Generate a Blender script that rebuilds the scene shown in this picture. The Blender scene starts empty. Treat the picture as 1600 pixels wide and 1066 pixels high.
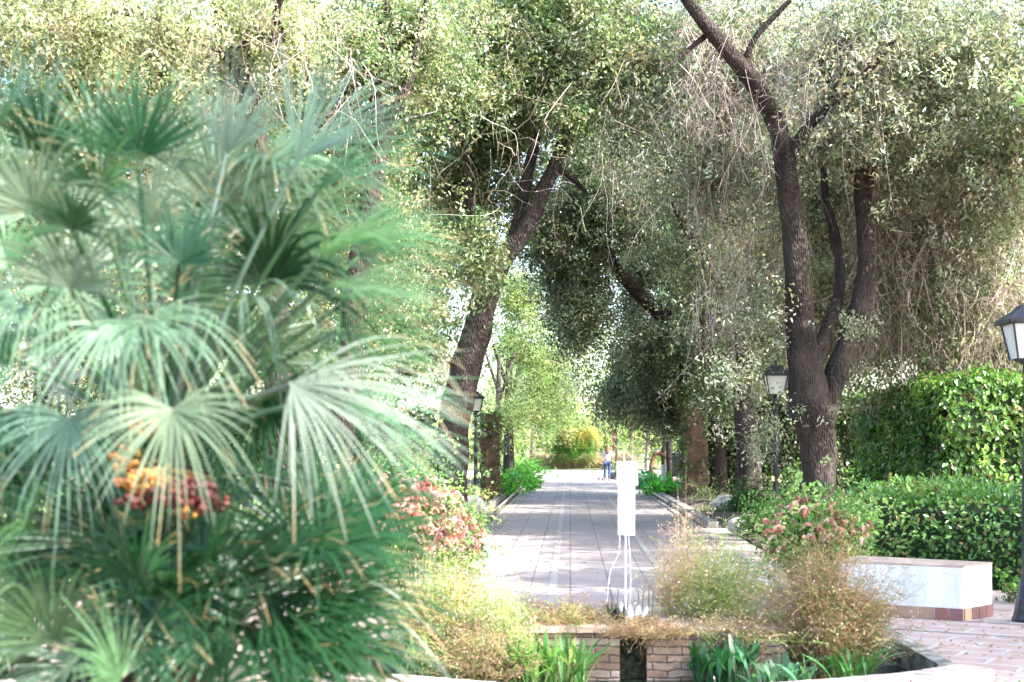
import bpy, bmesh, math
import numpy as np
from mathutils import Vector, Matrix
sc = bpy.context.scene
COL = sc.collection
R = np.random.default_rng(11)
F = 1600*50/36.0          # focal length in photo pixels
HZ, VX, CH = 692.0, 891.0, 1.75
def P(px, py, d): return np.array([(px-VX)*d/F, d, CH+(HZ-py)*d/F])
def G(px, py, z=0.0):
    d = (CH-z)*F/(py-HZ); return np.array([(px-VX)*d/F, d, z])
# ---------------------------------------------------------------- materials
def mat(name):
    m = bpy.data.materials.new(name); m.use_nodes = True
    nt = m.node_tree; b = nt.nodes['Principled BSDF']; return m, nt, b
def noise_mat(name, c1, c2, scale=5, rough=.8, bump=0., bscale=40, stretch=(1,1,1), spec=.3, metal=0., detail=6):
    m, nt, b = mat(name)
    tc = nt.nodes.new('ShaderNodeTexCoord'); mp = nt.nodes.new('ShaderNodeMapping')
    mp.inputs['Scale'].default_value = stretch
    nt.links.new(tc.outputs['Object'], mp.inputs[0])
    n = nt.nodes.new('ShaderNodeTexNoise'); n.inputs['Scale'].default_value = scale; n.inputs['Detail'].default_value = detail
    nt.links.new(mp.outputs[0], n.inputs['Vector'])
    r = nt.nodes.new('ShaderNodeValToRGB'); r.color_ramp.elements[0].position = .35; r.color_ramp.elements[1].position = .65
    r.color_ramp.elements[0].color = (*c1, 1); r.color_ramp.elements[1].color = (*c2, 1)
    nt.links.new(n.outputs[0], r.inputs[0]); nt.links.new(r.outputs[0], b.inputs['Base Color'])
    b.inputs['Roughness'].default_value = rough; b.inputs['Specular IOR Level'].default_value = spec; b.inputs['Metallic'].default_value = metal
    if bump:
        n2 = nt.nodes.new('ShaderNodeTexNoise'); n2.inputs['Scale'].default_value = bscale; n2.inputs['Detail'].default_value = 8
        nt.links.new(mp.outputs[0], n2.inputs['Vector'])
        bp = nt.nodes.new('ShaderNodeBump'); bp.inputs['Strength'].default_value = bump; bp.inputs['Distance'].default_value = .03
        nt.links.new(n2.outputs[0], bp.inputs['Height']); nt.links.new(bp.outputs[0], b.inputs['Normal'])
    return m
def leaf_mat(name, transl=.35, rough=.4, spec=.5, tint=(1.15, 1.2, .7)):
    m, nt, b = mat(name)
    a = nt.nodes.new('ShaderNodeAttribute'); a.attribute_name = 'Col'
    nt.links.new(a.outputs['Color'], b.inputs['Base Color'])
    b.inputs['Roughness'].default_value = rough; b.inputs['Specular IOR Level'].default_value = spec
    t = nt.nodes.new('ShaderNodeBsdfTranslucent')
    mx = nt.nodes.new('ShaderNodeMix'); mx.data_type = 'RGBA'; mx.blend_type = 'MULTIPLY'; mx.inputs[0].default_value = 1
    nt.links.new(a.outputs['Color'], mx.inputs[6]); mx.inputs[7].default_value = (*[x*1.6 for x in tint], 1)
    nt.links.new(mx.outputs[2], t.inputs['Color'])
    s = nt.nodes.new('ShaderNodeMixShader'); s.inputs[0].default_value = transl
    nt.links.new(b.outputs[0], s.inputs[1]); nt.links.new(t.outputs[0], s.inputs[2])
    nt.links.new(s.outputs[0], nt.nodes['Material Output'].inputs['Surface'])
    return m
def bark_mat(name, c1, c2):
    m, nt, b = mat(name)
    tc = nt.nodes.new('ShaderNodeTexCoord'); mp = nt.nodes.new('ShaderNodeMapping'); mp.inputs['Scale'].default_value = (1, 1, .3)
    nt.links.new(tc.outputs['Object'], mp.inputs[0])
    v = nt.nodes.new('ShaderNodeTexVoronoi'); v.feature = 'DISTANCE_TO_EDGE'; v.inputs['Scale'].default_value = 24
    n = nt.nodes.new('ShaderNodeTexNoise'); n.inputs['Scale'].default_value = 9; n.inputs['Detail'].default_value = 9
    n3 = nt.nodes.new('ShaderNodeTexNoise'); n3.inputs['Scale'].default_value = 1.5
    nt.links.new(mp.outputs[0], v.inputs['Vector']); nt.links.new(mp.outputs[0], n.inputs['Vector']); nt.links.new(tc.outputs['Object'], n3.inputs['Vector'])
    r = nt.nodes.new('ShaderNodeValToRGB'); r.color_ramp.elements[0].color = (*c1, 1); r.color_ramp.elements[1].color = (*c2, 1)
    r.color_ramp.elements[0].position = .3; r.color_ramp.elements[1].position = .7
    ad = nt.nodes.new('ShaderNodeMath'); ad.operation = 'ADD'; sb = nt.nodes.new('ShaderNodeMath'); sb.operation = 'MULTIPLY'; sb.inputs[1].default_value = .5
    nt.links.new(n.outputs[0], ad.inputs[0]); nt.links.new(n3.outputs[0], ad.inputs[1]); nt.links.new(ad.outputs[0], sb.inputs[0])
    nt.links.new(sb.outputs[0], r.inputs[0]); nt.links.new(r.outputs[0], b.inputs['Base Color'])
    ma = nt.nodes.new('ShaderNodeMath'); ma.operation = 'MULTIPLY_ADD'; ma.inputs[1].default_value = 2.5
    nt.links.new(v.outputs['Distance'], ma.inputs[0]); nt.links.new(n.outputs[0], ma.inputs[2])
    bp = nt.nodes.new('ShaderNodeBump'); bp.inputs['Strength'].default_value = .9; bp.inputs['Distance'].default_value = .04
    nt.links.new(ma.outputs[0], bp.inputs['Height']); nt.links.new(bp.outputs[0], b.inputs['Normal'])
    b.inputs['Roughness'].default_value = .85; b.inputs['Specular IOR Level'].default_value = .2
    return m
M = {}
M['bark'] = bark_mat('dark_bark', (.022, .017, .015), (.085, .068, .06))
M['bark_pale'] = bark_mat('pale_bark', (.10, .08, .07), (.26, .21, .18))
M['leaf'] = leaf_mat('tree_leaf', .36, .3, .7)
M['leaf_soft'] = leaf_mat('soft_leaf', .42, .55, .3)
M['leaf_gloss'] = leaf_mat('glossy_leaf', .25, .28, .6)
M['palm'] = leaf_mat('palm_leaf', .26, .36, .5, (.9, 1.2, .6))
M['twig'] = leaf_mat('twig', .0, .8, .2)
M['flower'] = leaf_mat('flower', .35, .6, .3, (1.1, 1, .9))
M['lamp'] = noise_mat('lamp_iron', (.018, .02, .025), (.045, .048, .055), 12, .42, .15, 60)
M['glass'] = noise_mat('frosted_lamp_glass', (.50, .54, .51), (.62, .65, .62), 4, .25)
M['white_plaster'] = noise_mat('white_plaster', (.55, .57, .6), (.80, .81, .82), 3.5, .8, .25, 30, (1, 1, .35))
M['terracotta_cap'] = noise_mat('terracotta_cap', (.40, .28, .21), (.52, .42, .34), 8, .8, .3, 40)
M['soil'] = noise_mat('soil', (.07, .05, .038), (.2, .15, .115), 14, .95, .8, 60)
M['gravel'] = noise_mat('gravel', (.28, .26, .25), (.5, .48, .46), 60, .9, .8, 90)
M['stone'] = noise_mat('stone', (.34, .31, .27), (.6, .55, .48), 6, .85, .6, 18)
M['kerb'] = noise_mat('kerb_stone', (.22, .20, .18), (.42, .39, .35), 5, .85, .4, 30)
M['rail'] = noise_mat('rail_metal', (.28, .26, .20), (.5, .46, .36), 9, .45, .1, 50, metal=.35)
M['white_metal'] = noise_mat('white_painted_metal', (.80, .80, .82), (.86, .86, .88), 3, .35)
M['grey_metal'] = noise_mat('grey_metal', (.25, .26, .28), (.4, .41, .42), 5, .5)
M['dark'] = noise_mat('dark_panel', (.03, .032, .034), (.06, .06, .065), 5, .5)
M['green_plastic'] = noise_mat('green_plastic', (.02, .22, .13), (.05, .32, .2), 4, .4)
M['rust'] = noise_mat('rusty_steel', (.16, .07, .04), (.30, .14, .08), 7, .75, .3, 30)
M['pot'] = noise_mat('terracotta_pot', (.28, .12, .08), (.38, .18, .12), 7, .8)
M['lawn'] = noise_mat('lawn', (.12, .17, .05), (.26, .30, .12), 3, .9, .4, 30)
M['pale_paving'] = noise_mat('pale_paving', (.5, .47, .44), (.62, .58, .55), 2, .85, .1, 30)
M['skin'] = noise_mat('skin', (.55, .33, .24), (.62, .39, .29), 5, .6)
M['denim'] = noise_mat('denim', (.03, .06, .14), (.06, .1, .22), 30, .85)
M['blouse'] = noise_mat('white_patterned_blouse', (.30, .28, .34), (.82, .80, .80), 28, .8)
M['hair'] = noise_mat('brown_hair', (.09, .05, .03), (.24, .14, .08), 20, .5, stretch=(3, 3, .5))
M['shoe'] = noise_mat('red_shoe', (.3, .08, .06), (.4, .14, .1), 20, .6)
M['dark_stone'] = noise_mat('dark_blotched_stone', (.012, .012, .014), (.09, .10, .06), 16, .9, .8, 40)
M['rim'] = noise_mat('pool_rim_stone', (.42, .38, .36), (.64, .58, .55), 4, .85, .4, 30)
M['pool_side'] = noise_mat('pool_side', (.10, .10, .07), (.36, .35, .32), 5, .85, .5, 30, (1, 1, 2.5))
def brick_mat(name, c1, c2, mortar, sx, rot=0, msize=.02, bw=.5, bh=.25, vert=False, off=.5, bump=.3, dirt=.3, dist=0.):
    m, nt, b = mat(name)
    tc = nt.nodes.new('ShaderNodeTexCoord'); mp = nt.nodes.new('ShaderNodeMapping')
    mp.inputs['Rotation'].default_value = (math.radians(-90) if vert else 0, 0, math.radians(rot))
    nt.links.new(tc.outputs['Object'], mp.inputs[0])
    br = nt.nodes.new('ShaderNodeTexBrick'); br.inputs['Color1'].default_value = (*c1, 1); br.inputs['Color2'].default_value = (*c2, 1)
    br.inputs['Mortar'].default_value = (*mortar, 1); br.inputs['Scale'].default_value = sx; br.inputs['Mortar Size'].default_value = msize
    br.inputs['Brick Width'].default_value = bw; br.inputs['Row Height'].default_value = bh; br.offset = off
    if dist:
        n4 = nt.nodes.new('ShaderNodeTexNoise'); n4.inputs['Scale'].default_value = 7; vm = nt.nodes.new('ShaderNodeVectorMath'); vm.operation = 'MULTIPLY_ADD'; vm.inputs[1].default_value = (dist,)*3
        nt.links.new(tc.outputs['Object'], n4.inputs['Vector']); nt.links.new(n4.outputs['Color'], vm.inputs[0]); nt.links.new(mp.outputs[0], vm.inputs[2]); nt.links.new(vm.outputs[0], br.inputs['Vector'])
    else: nt.links.new(mp.outputs[0], br.inputs['Vector'])
    n = nt.nodes.new('ShaderNodeTexNoise'); n.inputs['Scale'].default_value = 1.3; n.inputs['Detail'].default_value = 9; n.inputs['Roughness'].default_value = .65
    nt.links.new(tc.outputs['Object'], n.inputs['Vector'])
    mr = nt.nodes.new('ShaderNodeMapRange'); mr.inputs[1].default_value = .3; mr.inputs[2].default_value = .7; mr.inputs[3].default_value = 1-dirt; mr.inputs[4].default_value = 1+dirt
    nt.links.new(n.outputs[0], mr.inputs[0])
    mx = nt.nodes.new('ShaderNodeMix'); mx.data_type = 'RGBA'; mx.blend_type = 'MULTIPLY'; mx.inputs[0].default_value = 1
    nt.links.new(br.outputs[0], mx.inputs[6]); nt.links.new(mr.outputs[0], mx.inputs[7]); nt.links.new(mx.outputs[2], b.inputs['Base Color'])
    bp = nt.nodes.new('ShaderNodeBump'); bp.inputs['Strength'].default_value = bump; bp.inputs['Distance'].default_value = .02; bp.invert = True
    nt.links.new(br.outputs['Fac'], bp.inputs['Height']); nt.links.new(bp.outputs[0], b.inputs['Normal'])
    b.inputs['Roughness'].default_value = .8
    return m
M['plaza'] = brick_mat('terracotta_paving', (.36, .25, .215), (.44, .335, .30), (.44, .41, .39), 1.0, 30, .02, .62, .30, dirt=.16)
M['path'] = brick_mat('path_tiles', (.262, .222, .216), (.312, .265, .256), (.15, .135, .13), 1.0, 0, .010, .48, 2.88, off=0, bump=.4, dirt=.16)
M['poolbrick'] = brick_mat('old_brick', (.34, .20, .14), (.5, .40, .33), (.13, .10, .08), 1.0, 0, .006, .23, .064, True, dirt=.9, bump=.9, dist=.05)
# ---------------------------------------------------------------- mesh helpers
def tag(o, label=None, cat=None, group=None, kind=None):
    if label: o['label'] = label
    if cat: o['category'] = cat
    if group: o['group'] = group
    if kind: o['kind'] = kind
    return o
def empty(name, loc=(0, 0, 0)):
    o = bpy.data.objects.new(name, None); o.location = loc; o.empty_display_size = .2; COL.objects.link(o); return o
def adopt(o, parent):
    o.parent = parent
    if parent is not None: o.matrix_parent_inverse = Matrix.Translation(-Vector(parent.location)); 
    return o
class MB:
    """collects vertex/face arrays, builds one mesh object"""
    def __init__(s): s.v = []; s.f = []; s.c = []; s.n = 0; s.sm = []
    def add(s, V, Fc, col=(.5, .5, .5), smooth=False):
        V = np.asarray(V, dtype=np.float64).reshape(-1, 3); Fc = np.asarray(Fc, dtype=np.int64)
        s.v.append(V); s.f.append(Fc+s.n); s.n += len(V)
        col = np.asarray(col, dtype=np.float64)
        if col.ndim == 1: col = np.tile(col, (len(V), 1))
        s.c.append(col); s.sm.append(np.full(len(Fc), smooth))
        return s
    def box(s, x0, x1, y0, y1, z0, z1, col=(.5, .5, .5)):
        V = [(x, y, z) for z in (z0, z1) for y in (y0, y1) for x in (x0, x1)]
        return s.add(V, [(0, 2, 3, 1), (4, 5, 7, 6), (0, 1, 5, 4), (2, 6, 7, 3), (0, 4, 6, 2), (1, 3, 7, 5)], col)
    def prism(s, pts, z0, z1, col=(.5, .5, .5)):
        n = len(pts); V = [(p[0], p[1], z0) for p in pts]+[(p[0], p[1], z1) for p in pts]
        s.add(V, [(i, (i+1) % n, (i+1) % n+n, i+n) for i in range(n)], col)
        V2 = [(p[0], p[1], z1) for p in pts]
        if n == 4: s.add(V2, [(0, 1, 2, 3)], col)
        else:
            c = np.mean(V2, axis=0); s.add(V2+[tuple(c)], [(i, (i+1) % n, n) for i in range(n)], col)
        return s
    def lathe(s, prof, c=(0, 0, 0), seg=16, col=(.5, .5, .5), smooth=True, rot=0):
        a = np.arange(seg)*2*math.pi/seg+rot; V = []
        for r, z in prof: V.append(np.stack([c[0]+r*np.cos(a), c[1]+r*np.sin(a), np.full(seg, c[2]+z)], 1))
        Fc = [(k*seg+i, k*seg+(i+1) % seg, (k+1)*seg+(i+1) % seg, (k+1)*seg+i) for k in range(len(prof)-1) for i in range(seg)]
        return s.add(np.concatenate(V), Fc, col, smooth)
    def tube(s, pts, rad, seg=10, col=(.5, .5, .5), wob=0., cap=True):
        pts = np.asarray(pts, float); K = len(pts); rad = np.broadcast_to(np.asarray(rad, float), (K,))
        T = np.gradient(pts, axis=0); T /= np.linalg.norm(T, axis=1)[:, None]+1e-9
        u = np.cross(T[0], (0, 1, 0.02)); u /= np.linalg.norm(u)+1e-9; V = []
        a = np.arange(seg)*2*math.pi/seg
        for k in range(K):
            u = u-T[k]*np.dot(u, T[k]); u /= np.linalg.norm(u)+1e-9; w = np.cross(T[k], u)
            rr = rad[k]*(1+wob*np.sin(a*3+k*.35)*.5+wob*np.sin(a*5-k*.6+1)*.4+wob*np.sin(a*2+k*.9)*.4)
            V.append(pts[k]+np.outer(rr*np.cos(a), u)+np.outer(rr*np.sin(a), w))
        V = np.concatenate(V)
        Fc = [(k*seg+i, k*seg+(i+1) % seg, (k+1)*seg+(i+1) % seg, (k+1)*seg+i) for k in range(K-1) for i in range(seg)]
        s.add(V, Fc, col, True)
        if cap:
            V2 = np.concatenate([V[-seg:], pts[-1:]]); s.add(V2, [(i, (i+1) % seg, seg) for i in range(seg)], col)
        return s
    def build(s, name, m, parent=None):
        me = bpy.data.meshes.new(name)
        V = np.concatenate(s.v); nv = len(V); me.vertices.add(nv); me.vertices.foreach_set('co', V.ravel().astype(np.float32))
        loops = np.concatenate([f.ravel() for f in s.f]); tot = np.concatenate([np.full(len(f), f.shape[1]) for f in s.f])
        me.loops.add(len(loops)); me.loops.foreach_set('vertex_index', loops.astype(np.int32))
        me.polygons.add(len(tot)); st = np.concatenate([[0], np.cumsum(tot)[:-1]])
        me.polygons.foreach_set('loop_start', st.astype(np.int32)); me.polygons.foreach_set('loop_total', tot.astype(np.int32))
        me.polygons.foreach_set('use_smooth', np.concatenate(s.sm))
        at = me.color_attributes.new('Col', 'FLOAT_COLOR', 'POINT'); C = np.concatenate(s.c); C = np.clip(np.concatenate([C, np.ones((nv, 1))], 1), 0, 1)
        at.data.foreach_set('color', C.ravel().astype(np.float32))
        me.update(calc_edges=True); me.validate()
        if m: me.materials.append(m if not isinstance(m, str) else M[m])
        o = bpy.data.objects.new(name, me); COL.objects.link(o)
        if parent is not None: adopt(o, parent)
        return o
def unit(v): return v/(np.linalg.norm(v, axis=-1, keepdims=True)+1e-9)
def rnd_dir(n): return unit(R.normal(size=(n, 3)))
def smooth_path(pts, n=6):
    pts = np.asarray(pts, float); out = []
    Q = np.concatenate([2*pts[:1]-pts[1:2], pts, 2*pts[-1:]-pts[-2:-1]])
    for i in range(1, len(Q)-2):
        for t in np.arange(n)/n:
            a, b, c, d = Q[i-1:i+3]
            out.append(.5*((2*b)+(-a+c)*t+(2*a-5*b+4*c-d)*t*t+(-a+3*b-3*c+d)*t**3))
    out.append(pts[-1]); return np.array(out)
def pix_path(pp):
    """pp: list of (px,py,distance,half width px) -> points, radii in metres"""
    a = [list(P(x, y, d))+[r*d/F] for x, y, d, r in pp]; a = smooth_path(a, 6); return a[:, :3], a[:, 3]
def leaf_quads(mb, C, A, N, L, W, cols, fold=.15):
    A = unit(A); S = unit(np.cross(A, N)); N = np.cross(S, A)
    L = np.broadcast_to(L, (len(C),))[:, None]; W = np.broadcast_to(W, (len(C),))[:, None]
    mid = C+A*L*.45+N*W*fold
    V = np.stack([C, mid+S*W*.5, C+A*L-N*W*.2, mid-S*W*.5], 1)
    mb.add(V.reshape(-1, 3), np.arange(len(C)*4).reshape(-1, 4), np.repeat(cols, 4, 0))
def pal_pick(pal, n, jit=.18):
    pal = np.asarray(pal, float); c = pal[R.integers(0, len(pal), n)]
    return np.clip(c*(1+R.normal(0, jit, (n, 1)))*(1+R.normal(0, .06, (n, 3))), .004, 1)
def nz(p, f, seed):
    r = np.random.default_rng(seed); out = 0
    for k in range(7):
        w = r.normal(size=3)*f*(1+.5*k); out = out+np.sin(p@w+r.uniform(0, 6.3))/(1+.3*k)
    return out/2.2
def crown(mb, blobs, L, W, pal, per=14, tw=.35, thr=-.25, nf=1.3, seed=1, droop=.25, shell=.55, dens=1.0, edge=.32):
    """blobs: (px,py,d,rpx,rpy,rdepth_m,leaves)"""
    for (px, py, d, rx, ry, rd, n) in blobs:
        n = int(n*dens); c = P(px, py, d); rad = np.array([rx*d/F, rd, ry*d/F]); nt = int(n/per*1.8)+2
        q = rnd_dir(nt)*(R.uniform(0, 1, (nt, 1))**shell)*np.exp(R.normal(-.02, edge, (nt, 1)))
        p = c+q*rad; p = p[nz(p, nf, seed) > thr][:int(n/per)]
        if not len(p): continue
        m = len(p); ax = unit(rnd_dir(m)+unit(q[:m])*.5+np.array([0, 0, -droop]))
        t = R.uniform(0, 1, (m, per, 1)); LP = p[:, None]+ax[:, None]*t*tw+R.normal(0, .22*tw, (m, per, 3))
        A = unit(ax[:, None]*.6+R.normal(0, .8, (m, per, 3))+np.array([0, 0, -droop])); N = unit(R.normal(0, .7, (m, per, 3))+np.array([0, -.1, .7]))
        cc = np.repeat(pal_pick(pal, m)[:, None], per, 1)*(1+R.normal(0, .2, (m, per, 1)))*np.where(R.uniform(0, 1, (m, per, 1)) < .12, 1.5, 1.)*np.exp(R.normal(0, .16, (m, 1, 1)))
        k = m*per
        leaf_quads(mb, LP.reshape(k, 3), A.reshape(k, 3), N.reshape(k, 3), L*R.uniform(.65, 1.25, k), W*R.uniform(.7, 1.2, k), np.clip(cc.reshape(k, 3), .004, 1))
def strands(mb, Pl, rad, cols, seg=3):
    """Pl (N,K,3) polylines as 3-sided tubes"""
    N, K, _ = Pl.shape; T = unit(np.gradient(Pl, axis=1)); ref = rnd_dir(N)[:, None]
    u = unit(np.cross(T, ref)); w = np.cross(T, u); rad = np.broadcast_to(rad, (N, K))[..., None]; V = []
    for i in range(seg):
        a = 2*math.pi*i/seg; V.append(Pl+(u*math.cos(a)+w*math.sin(a))*rad)
    V = np.stack(V, 2)    # N,K,seg,3
    idx = np.arange(N*K*seg).reshape(N, K, seg); Fs = []
    for i in range(seg):
        j = (i+1) % seg; Fs.append(np.stack([idx[:, :-1, i], idx[:, :-1, j], idx[:, 1:, j], idx[:, 1:, i]], -1).reshape(-1, 4))
    mb.add(V.reshape(-1, 3), np.concatenate(Fs), np.repeat(cols, K*seg, 0), True)
def hang(mb, px0, px1, py0, py1, d0, d1, n, len0, len1, pal, r=.004, side=.12):
    d = R.uniform(d0, d1, n); st = np.stack([P(x, y, q) for x, y, q in zip(R.uniform(px0, px1, n), R.uniform(py0, py1, n), d)])
    n = int(n*.5); st = st[:n]; K = 7; t = np.linspace(0, 1, K)[None, :, None]; ln = R.uniform(len0, len1, (n, 1, 1))
    a = R.normal(0, side, (n, 1, 3)); b = R.normal(0, side*.6, (n, 1, 3)); w = np.sin(t*R.uniform(2, 7, (n, 1, 1))+R.uniform(0, 6, (n, 1, 1)))
    Pl = st[:, None]+np.array([0, 0, -1.])*t*ln+a*t*ln*2+b*w*ln*.7
    cs = pal_pick(pal, n, .25); strands(mb, Pl, r*(1.3-.9*t[..., 0]), cs)
    for q in (1, 2, 3, 4, 5):
        dr = unit(R.normal(0, 1, (n, 1, 3))+np.array([0, 0, -.7])); t3 = np.linspace(0, 1, 4)[None, :, None]; l3 = ln*R.uniform(.12, .38, (n, 1, 1))
        strands(mb, Pl[:, q:q+1]+dr*t3*l3+np.array([0, 0, -.5])*l3*t3*t3, r*.5*(1.2-t3[..., 0]), cs)
# ---------------------------------------------------------------- ground, plaza, path
pool = [(-2.2, 12.6), (2.15, 12.75), (2.83, 12.25), (2.9, 11.0)]+[(x, 9.70+.155*(x-.5)**2) for x in np.linspace(2.8, -1.9, 14)]+[(-2.2, 11.1)]
def holed(name, outer, z, m):
    bm = bmesh.new(); es = []
    for loop in (outer, pool):
        vs = [bm.verts.new((x, y, z)) for x, y in loop]; es += [bm.edges.new((vs[i], vs[(i+1) % len(vs)])) for i in range(len(vs))]
    bmesh.ops.triangle_fill(bm, use_beauty=True, use_dissolve=False, edges=es)
    bmesh.ops.recalc_face_normals(bm, faces=bm.faces)
    if sum(f.normal.z for f in bm.faces) < 0: bmesh.ops.reverse_faces(bm, faces=bm.faces)
    me = bpy.data.meshes.new(name); bm.to_mesh(me); bm.free(); me.materials.append(M[m])
    o = bpy.data.objects.new(name, me); COL.objects.link(o); return tag(o, kind='structure')
holed('ground', [(-700, -100), (700, -100), (700, 1400), (-700, 1400)], -.02, 'soil')
holed('plaza', [(-7, 4), (11, 4), (11, 13.0), (7.5, 15.5), (3.0, 18.2), (3.2, 29.2), (-2.1, 29.2), (-2.1, 17), (-7, 16)], 0, 'plaza')
def sheet(name, x0, x1, y0, y1, z, m, nx=1, ny=1):
    mb = MB(); mb.add([(x0, y0, z), (x1, y0, z), (x1, y1, z), (x0, y1, z)], [(0, 1, 2, 3)]); return tag(mb.build(name, m), kind='structure')
sheet('path', -1.68, 2.64, 13.6, 71.5, .004, 'path')
mb = MB()
for x in (-1.76, -.26, 1.18, 2.62):
    w = .1; mb.add([(x, 13.6, .009), (x+w, 13.6, .009), (x+w, 71.5, .009), (x, 71.5, .009)], [(0, 1, 2, 3)])
tag(mb.build('path_strips', 'gravel'), kind='structure')
sheet('side_path', 2.73, 9, 27.2, 29.0, .005, 'pale_paving')
sheet('far_plaza', -16, 24, 71.6, 91, .006, 'pale_paving')
sheet('lawn', -60, 70, 91, 150, .05, 'lawn')
n = 2600; fx = R.uniform(-1.7, 2.65, n); fyy = 13.8+R.uniform(0, 1, n)**1.6*50; side = R.uniform(0, 1, n) < .75; fx = np.where(side & (R.uniform(0, 1, n) < .5), -1.7+np.abs(R.normal(0, .3, n)), np.where(side, 2.6-np.abs(R.normal(0, .35, n)), fx))
q = R.uniform(0, 1, 500); fx = np.concatenate([fx, 2.9+q*5]); fyy = np.concatenate([fyy, R.uniform(9.5, 14.5, 500)])
mb = MB(); k = len(fx); leaf_quads(mb, np.stack([fx, fyy, np.full(k, .018)], 1), np.stack([R.normal(size=k), R.normal(size=k), R.uniform(-.1, .1, k)], 1), np.tile((0., 0, 1), (k, 1)), .055, .03, pal_pick([(.22, .14, .07), (.35, .24, .12), (.14, .10, .05), (.3, .28, .12)], k))
tag(mb.build('fallen_leaves', 'leaf_soft'), 'scattered dry fallen leaves along the path edges and paving', 'fallen leaves', kind='stuff')
# gravel line bands on the plaza
mb = MB()
for (a, b, w) in (((2.6, 13.62), (5.6, 11.86), .035), ((2.2, 14.95), (5.9, 12.86), .16)):
    a = np.array(a); b = np.array(b); t = (b-a)/np.linalg.norm(b-a); n = np.array([-t[1], t[0]])*w/2
    mb.add([(*(a-n), .005), (*(b-n), .005), (*(b+n), .005), (*(a+n), .005)], [(0, 1, 2, 3)])
tag(mb.build('plaza_gravel_line', 'gravel'), kind='structure')
# planting beds: raised bumpy soil
def bed(name, x0, x1, y0, y1, h):
    nx, ny = 24, 60; xs = np.linspace(x0, x1, nx); ys = np.linspace(y0, y1, ny); X, Y = np.meshgrid(xs, ys)
    Z = h*(1-.0*X)+R.normal(0, .03, X.shape); Z[0] = Z[-1] = 0; Z[:, 0] = Z[:, -1] = 0
    V = np.stack([X, Y, Z], -1).reshape(-1, 3); i = np.arange(nx*ny).reshape(ny, nx)
    tag(MB().add(V, np.stack([i[:-1, :-1], i[:-1, 1:], i[1:, 1:], i[1:, :-1]], -1).reshape(-1, 4), smooth=True).build(name, 'soil'), kind='structure')
bed('planting_bed', 3.05, 16, 29.2, 66, .16); bed('planting_bed', -16, -2.25, 20, 66, .14); bed('planting_bed', 3.2, 12, 18.3, 27.1, .12)
mb = MB()
for x0, x1, y0, y1 in ((2.84, 3.04, 29.1, 66), (-2.24, -2.1, 24, 66)):
    y = y0
    while y < y1:
        mb.box(x0, x1, y+.01, min(y+1.0, y1), -.02, .13+R.uniform(-.01, .01)); y += 1.02
tag(mb.build('kerb', 'kerb'), kind='structure')
# low rails along the path
def low_rail(x, y0, y1, label):
    e = empty('edge_rail', (x, y0, 0)); tag(e, label, 'rail', 'low metal rails edging the path')
    mb = MB(); mb.tube([(x, y0, .13), (x, (y0+y1)/2, .13), (x, y1, .13)], .028, 8); mb.build('rail', 'rail', e)
    n = max(2, int((y1-y0)/1.1))
    for y in np.linspace(y0+.1, y1-.1, n):
        MB().box(x-.012, x+.012, y-.012, y+.012, 0, .12).build('post', 'rail', e)
low_rail(2.69, 31, 37.6, 'low metal edging rail nearest on the right side of the tiled path')
low_rail(2.69, 38.6, 47, 'low metal edging rail farther along the right side, beside the green ferns')
low_rail(-1.8, 24.5, 33, 'low metal edging rail nearest on the left side, next to the pink flowering bush')
low_rail(-1.8, 34, 46, 'low metal edging rail on the left side in front of the bright leafy clump')
low_rail(-1.8, 47, 60, 'farthest low metal edging rail on the left by the green topped bin')
# ---------------------------------------------------------------- pool
mb = MB(); n = len(pool)
pz = [(x, y, -.021) for x, y in pool]; pb = [(x, y, -.7) for x, y in pool]
mb.add(pz+pb, [(i, i+n, (i+1) % n+n, (i+1) % n) for i in range(n)]); tag(mb.build('pool_basin', 'pool_side'), kind='structure')
m, nt, b = mat('pond_water'); b.inputs['Base Color'].default_value = (.02, .028, .018, 1); b.inputs['Roughness'].default_value = .04; b.inputs['IOR'].default_value = 1.33
nn = nt.nodes.new('ShaderNodeTexNoise'); nn.inputs['Scale'].default_value = 9; bp = nt.nodes.new('ShaderNodeBump'); bp.inputs['Strength'].default_value = .06
nt.links.new(nn.outputs[0], bp.inputs['Height']); nt.links.new(bp.outputs[0], b.inputs['Normal']); M['water'] = m
mb = MB(); mb.add([(-2.6, 9.5, -.17), (3.2, 9.5, -.17), (3.2, 13, -.17), (-2.6, 13, -.17)], [(0, 1, 2, 3)]); tag(mb.build('water', 'water'), kind='structure')
# rim: near curved coping, and thin grey kerb on right
e = empty('pool_rim', (.75, 9.9, 0)); tag(e, 'pale terracotta stone coping curving along the near edge of the pool', 'pool rim')
xs = np.linspace(-2.0, 3.02, 15)
cen = np.array([(x, 9.60+.155*(x-.5)**2) for x in xs])
for i in range(len(xs)-1):
    a, c = cen[i], cen[i+1]; t = unit(c-a); nn_ = np.array([-t[1], t[0]]); a = a+t*.004; c = c-t*.004
    MB().prism([a-nn_*.17, c-nn_*.17, c+nn_*.14, a+nn_*.14], 0.001, .085+R.uniform(-.004, .004)).build('coping_stone', brick_mat('coping%d' % i, *( ((.36, .25, .21), (.46, .37, .33)) if i % 3 else ((.32, .26, .23), (.42, .35, .31)) ), (.6, .56, .53), 1, 30, .012, .3, .15, dirt=.25), e)
e = empty('pool_kerb', (2.85, 12, 0)); tag(e, 'grey mossy stone kerb round the right corner of the pool beside the terracotta paving', 'kerb')
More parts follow.
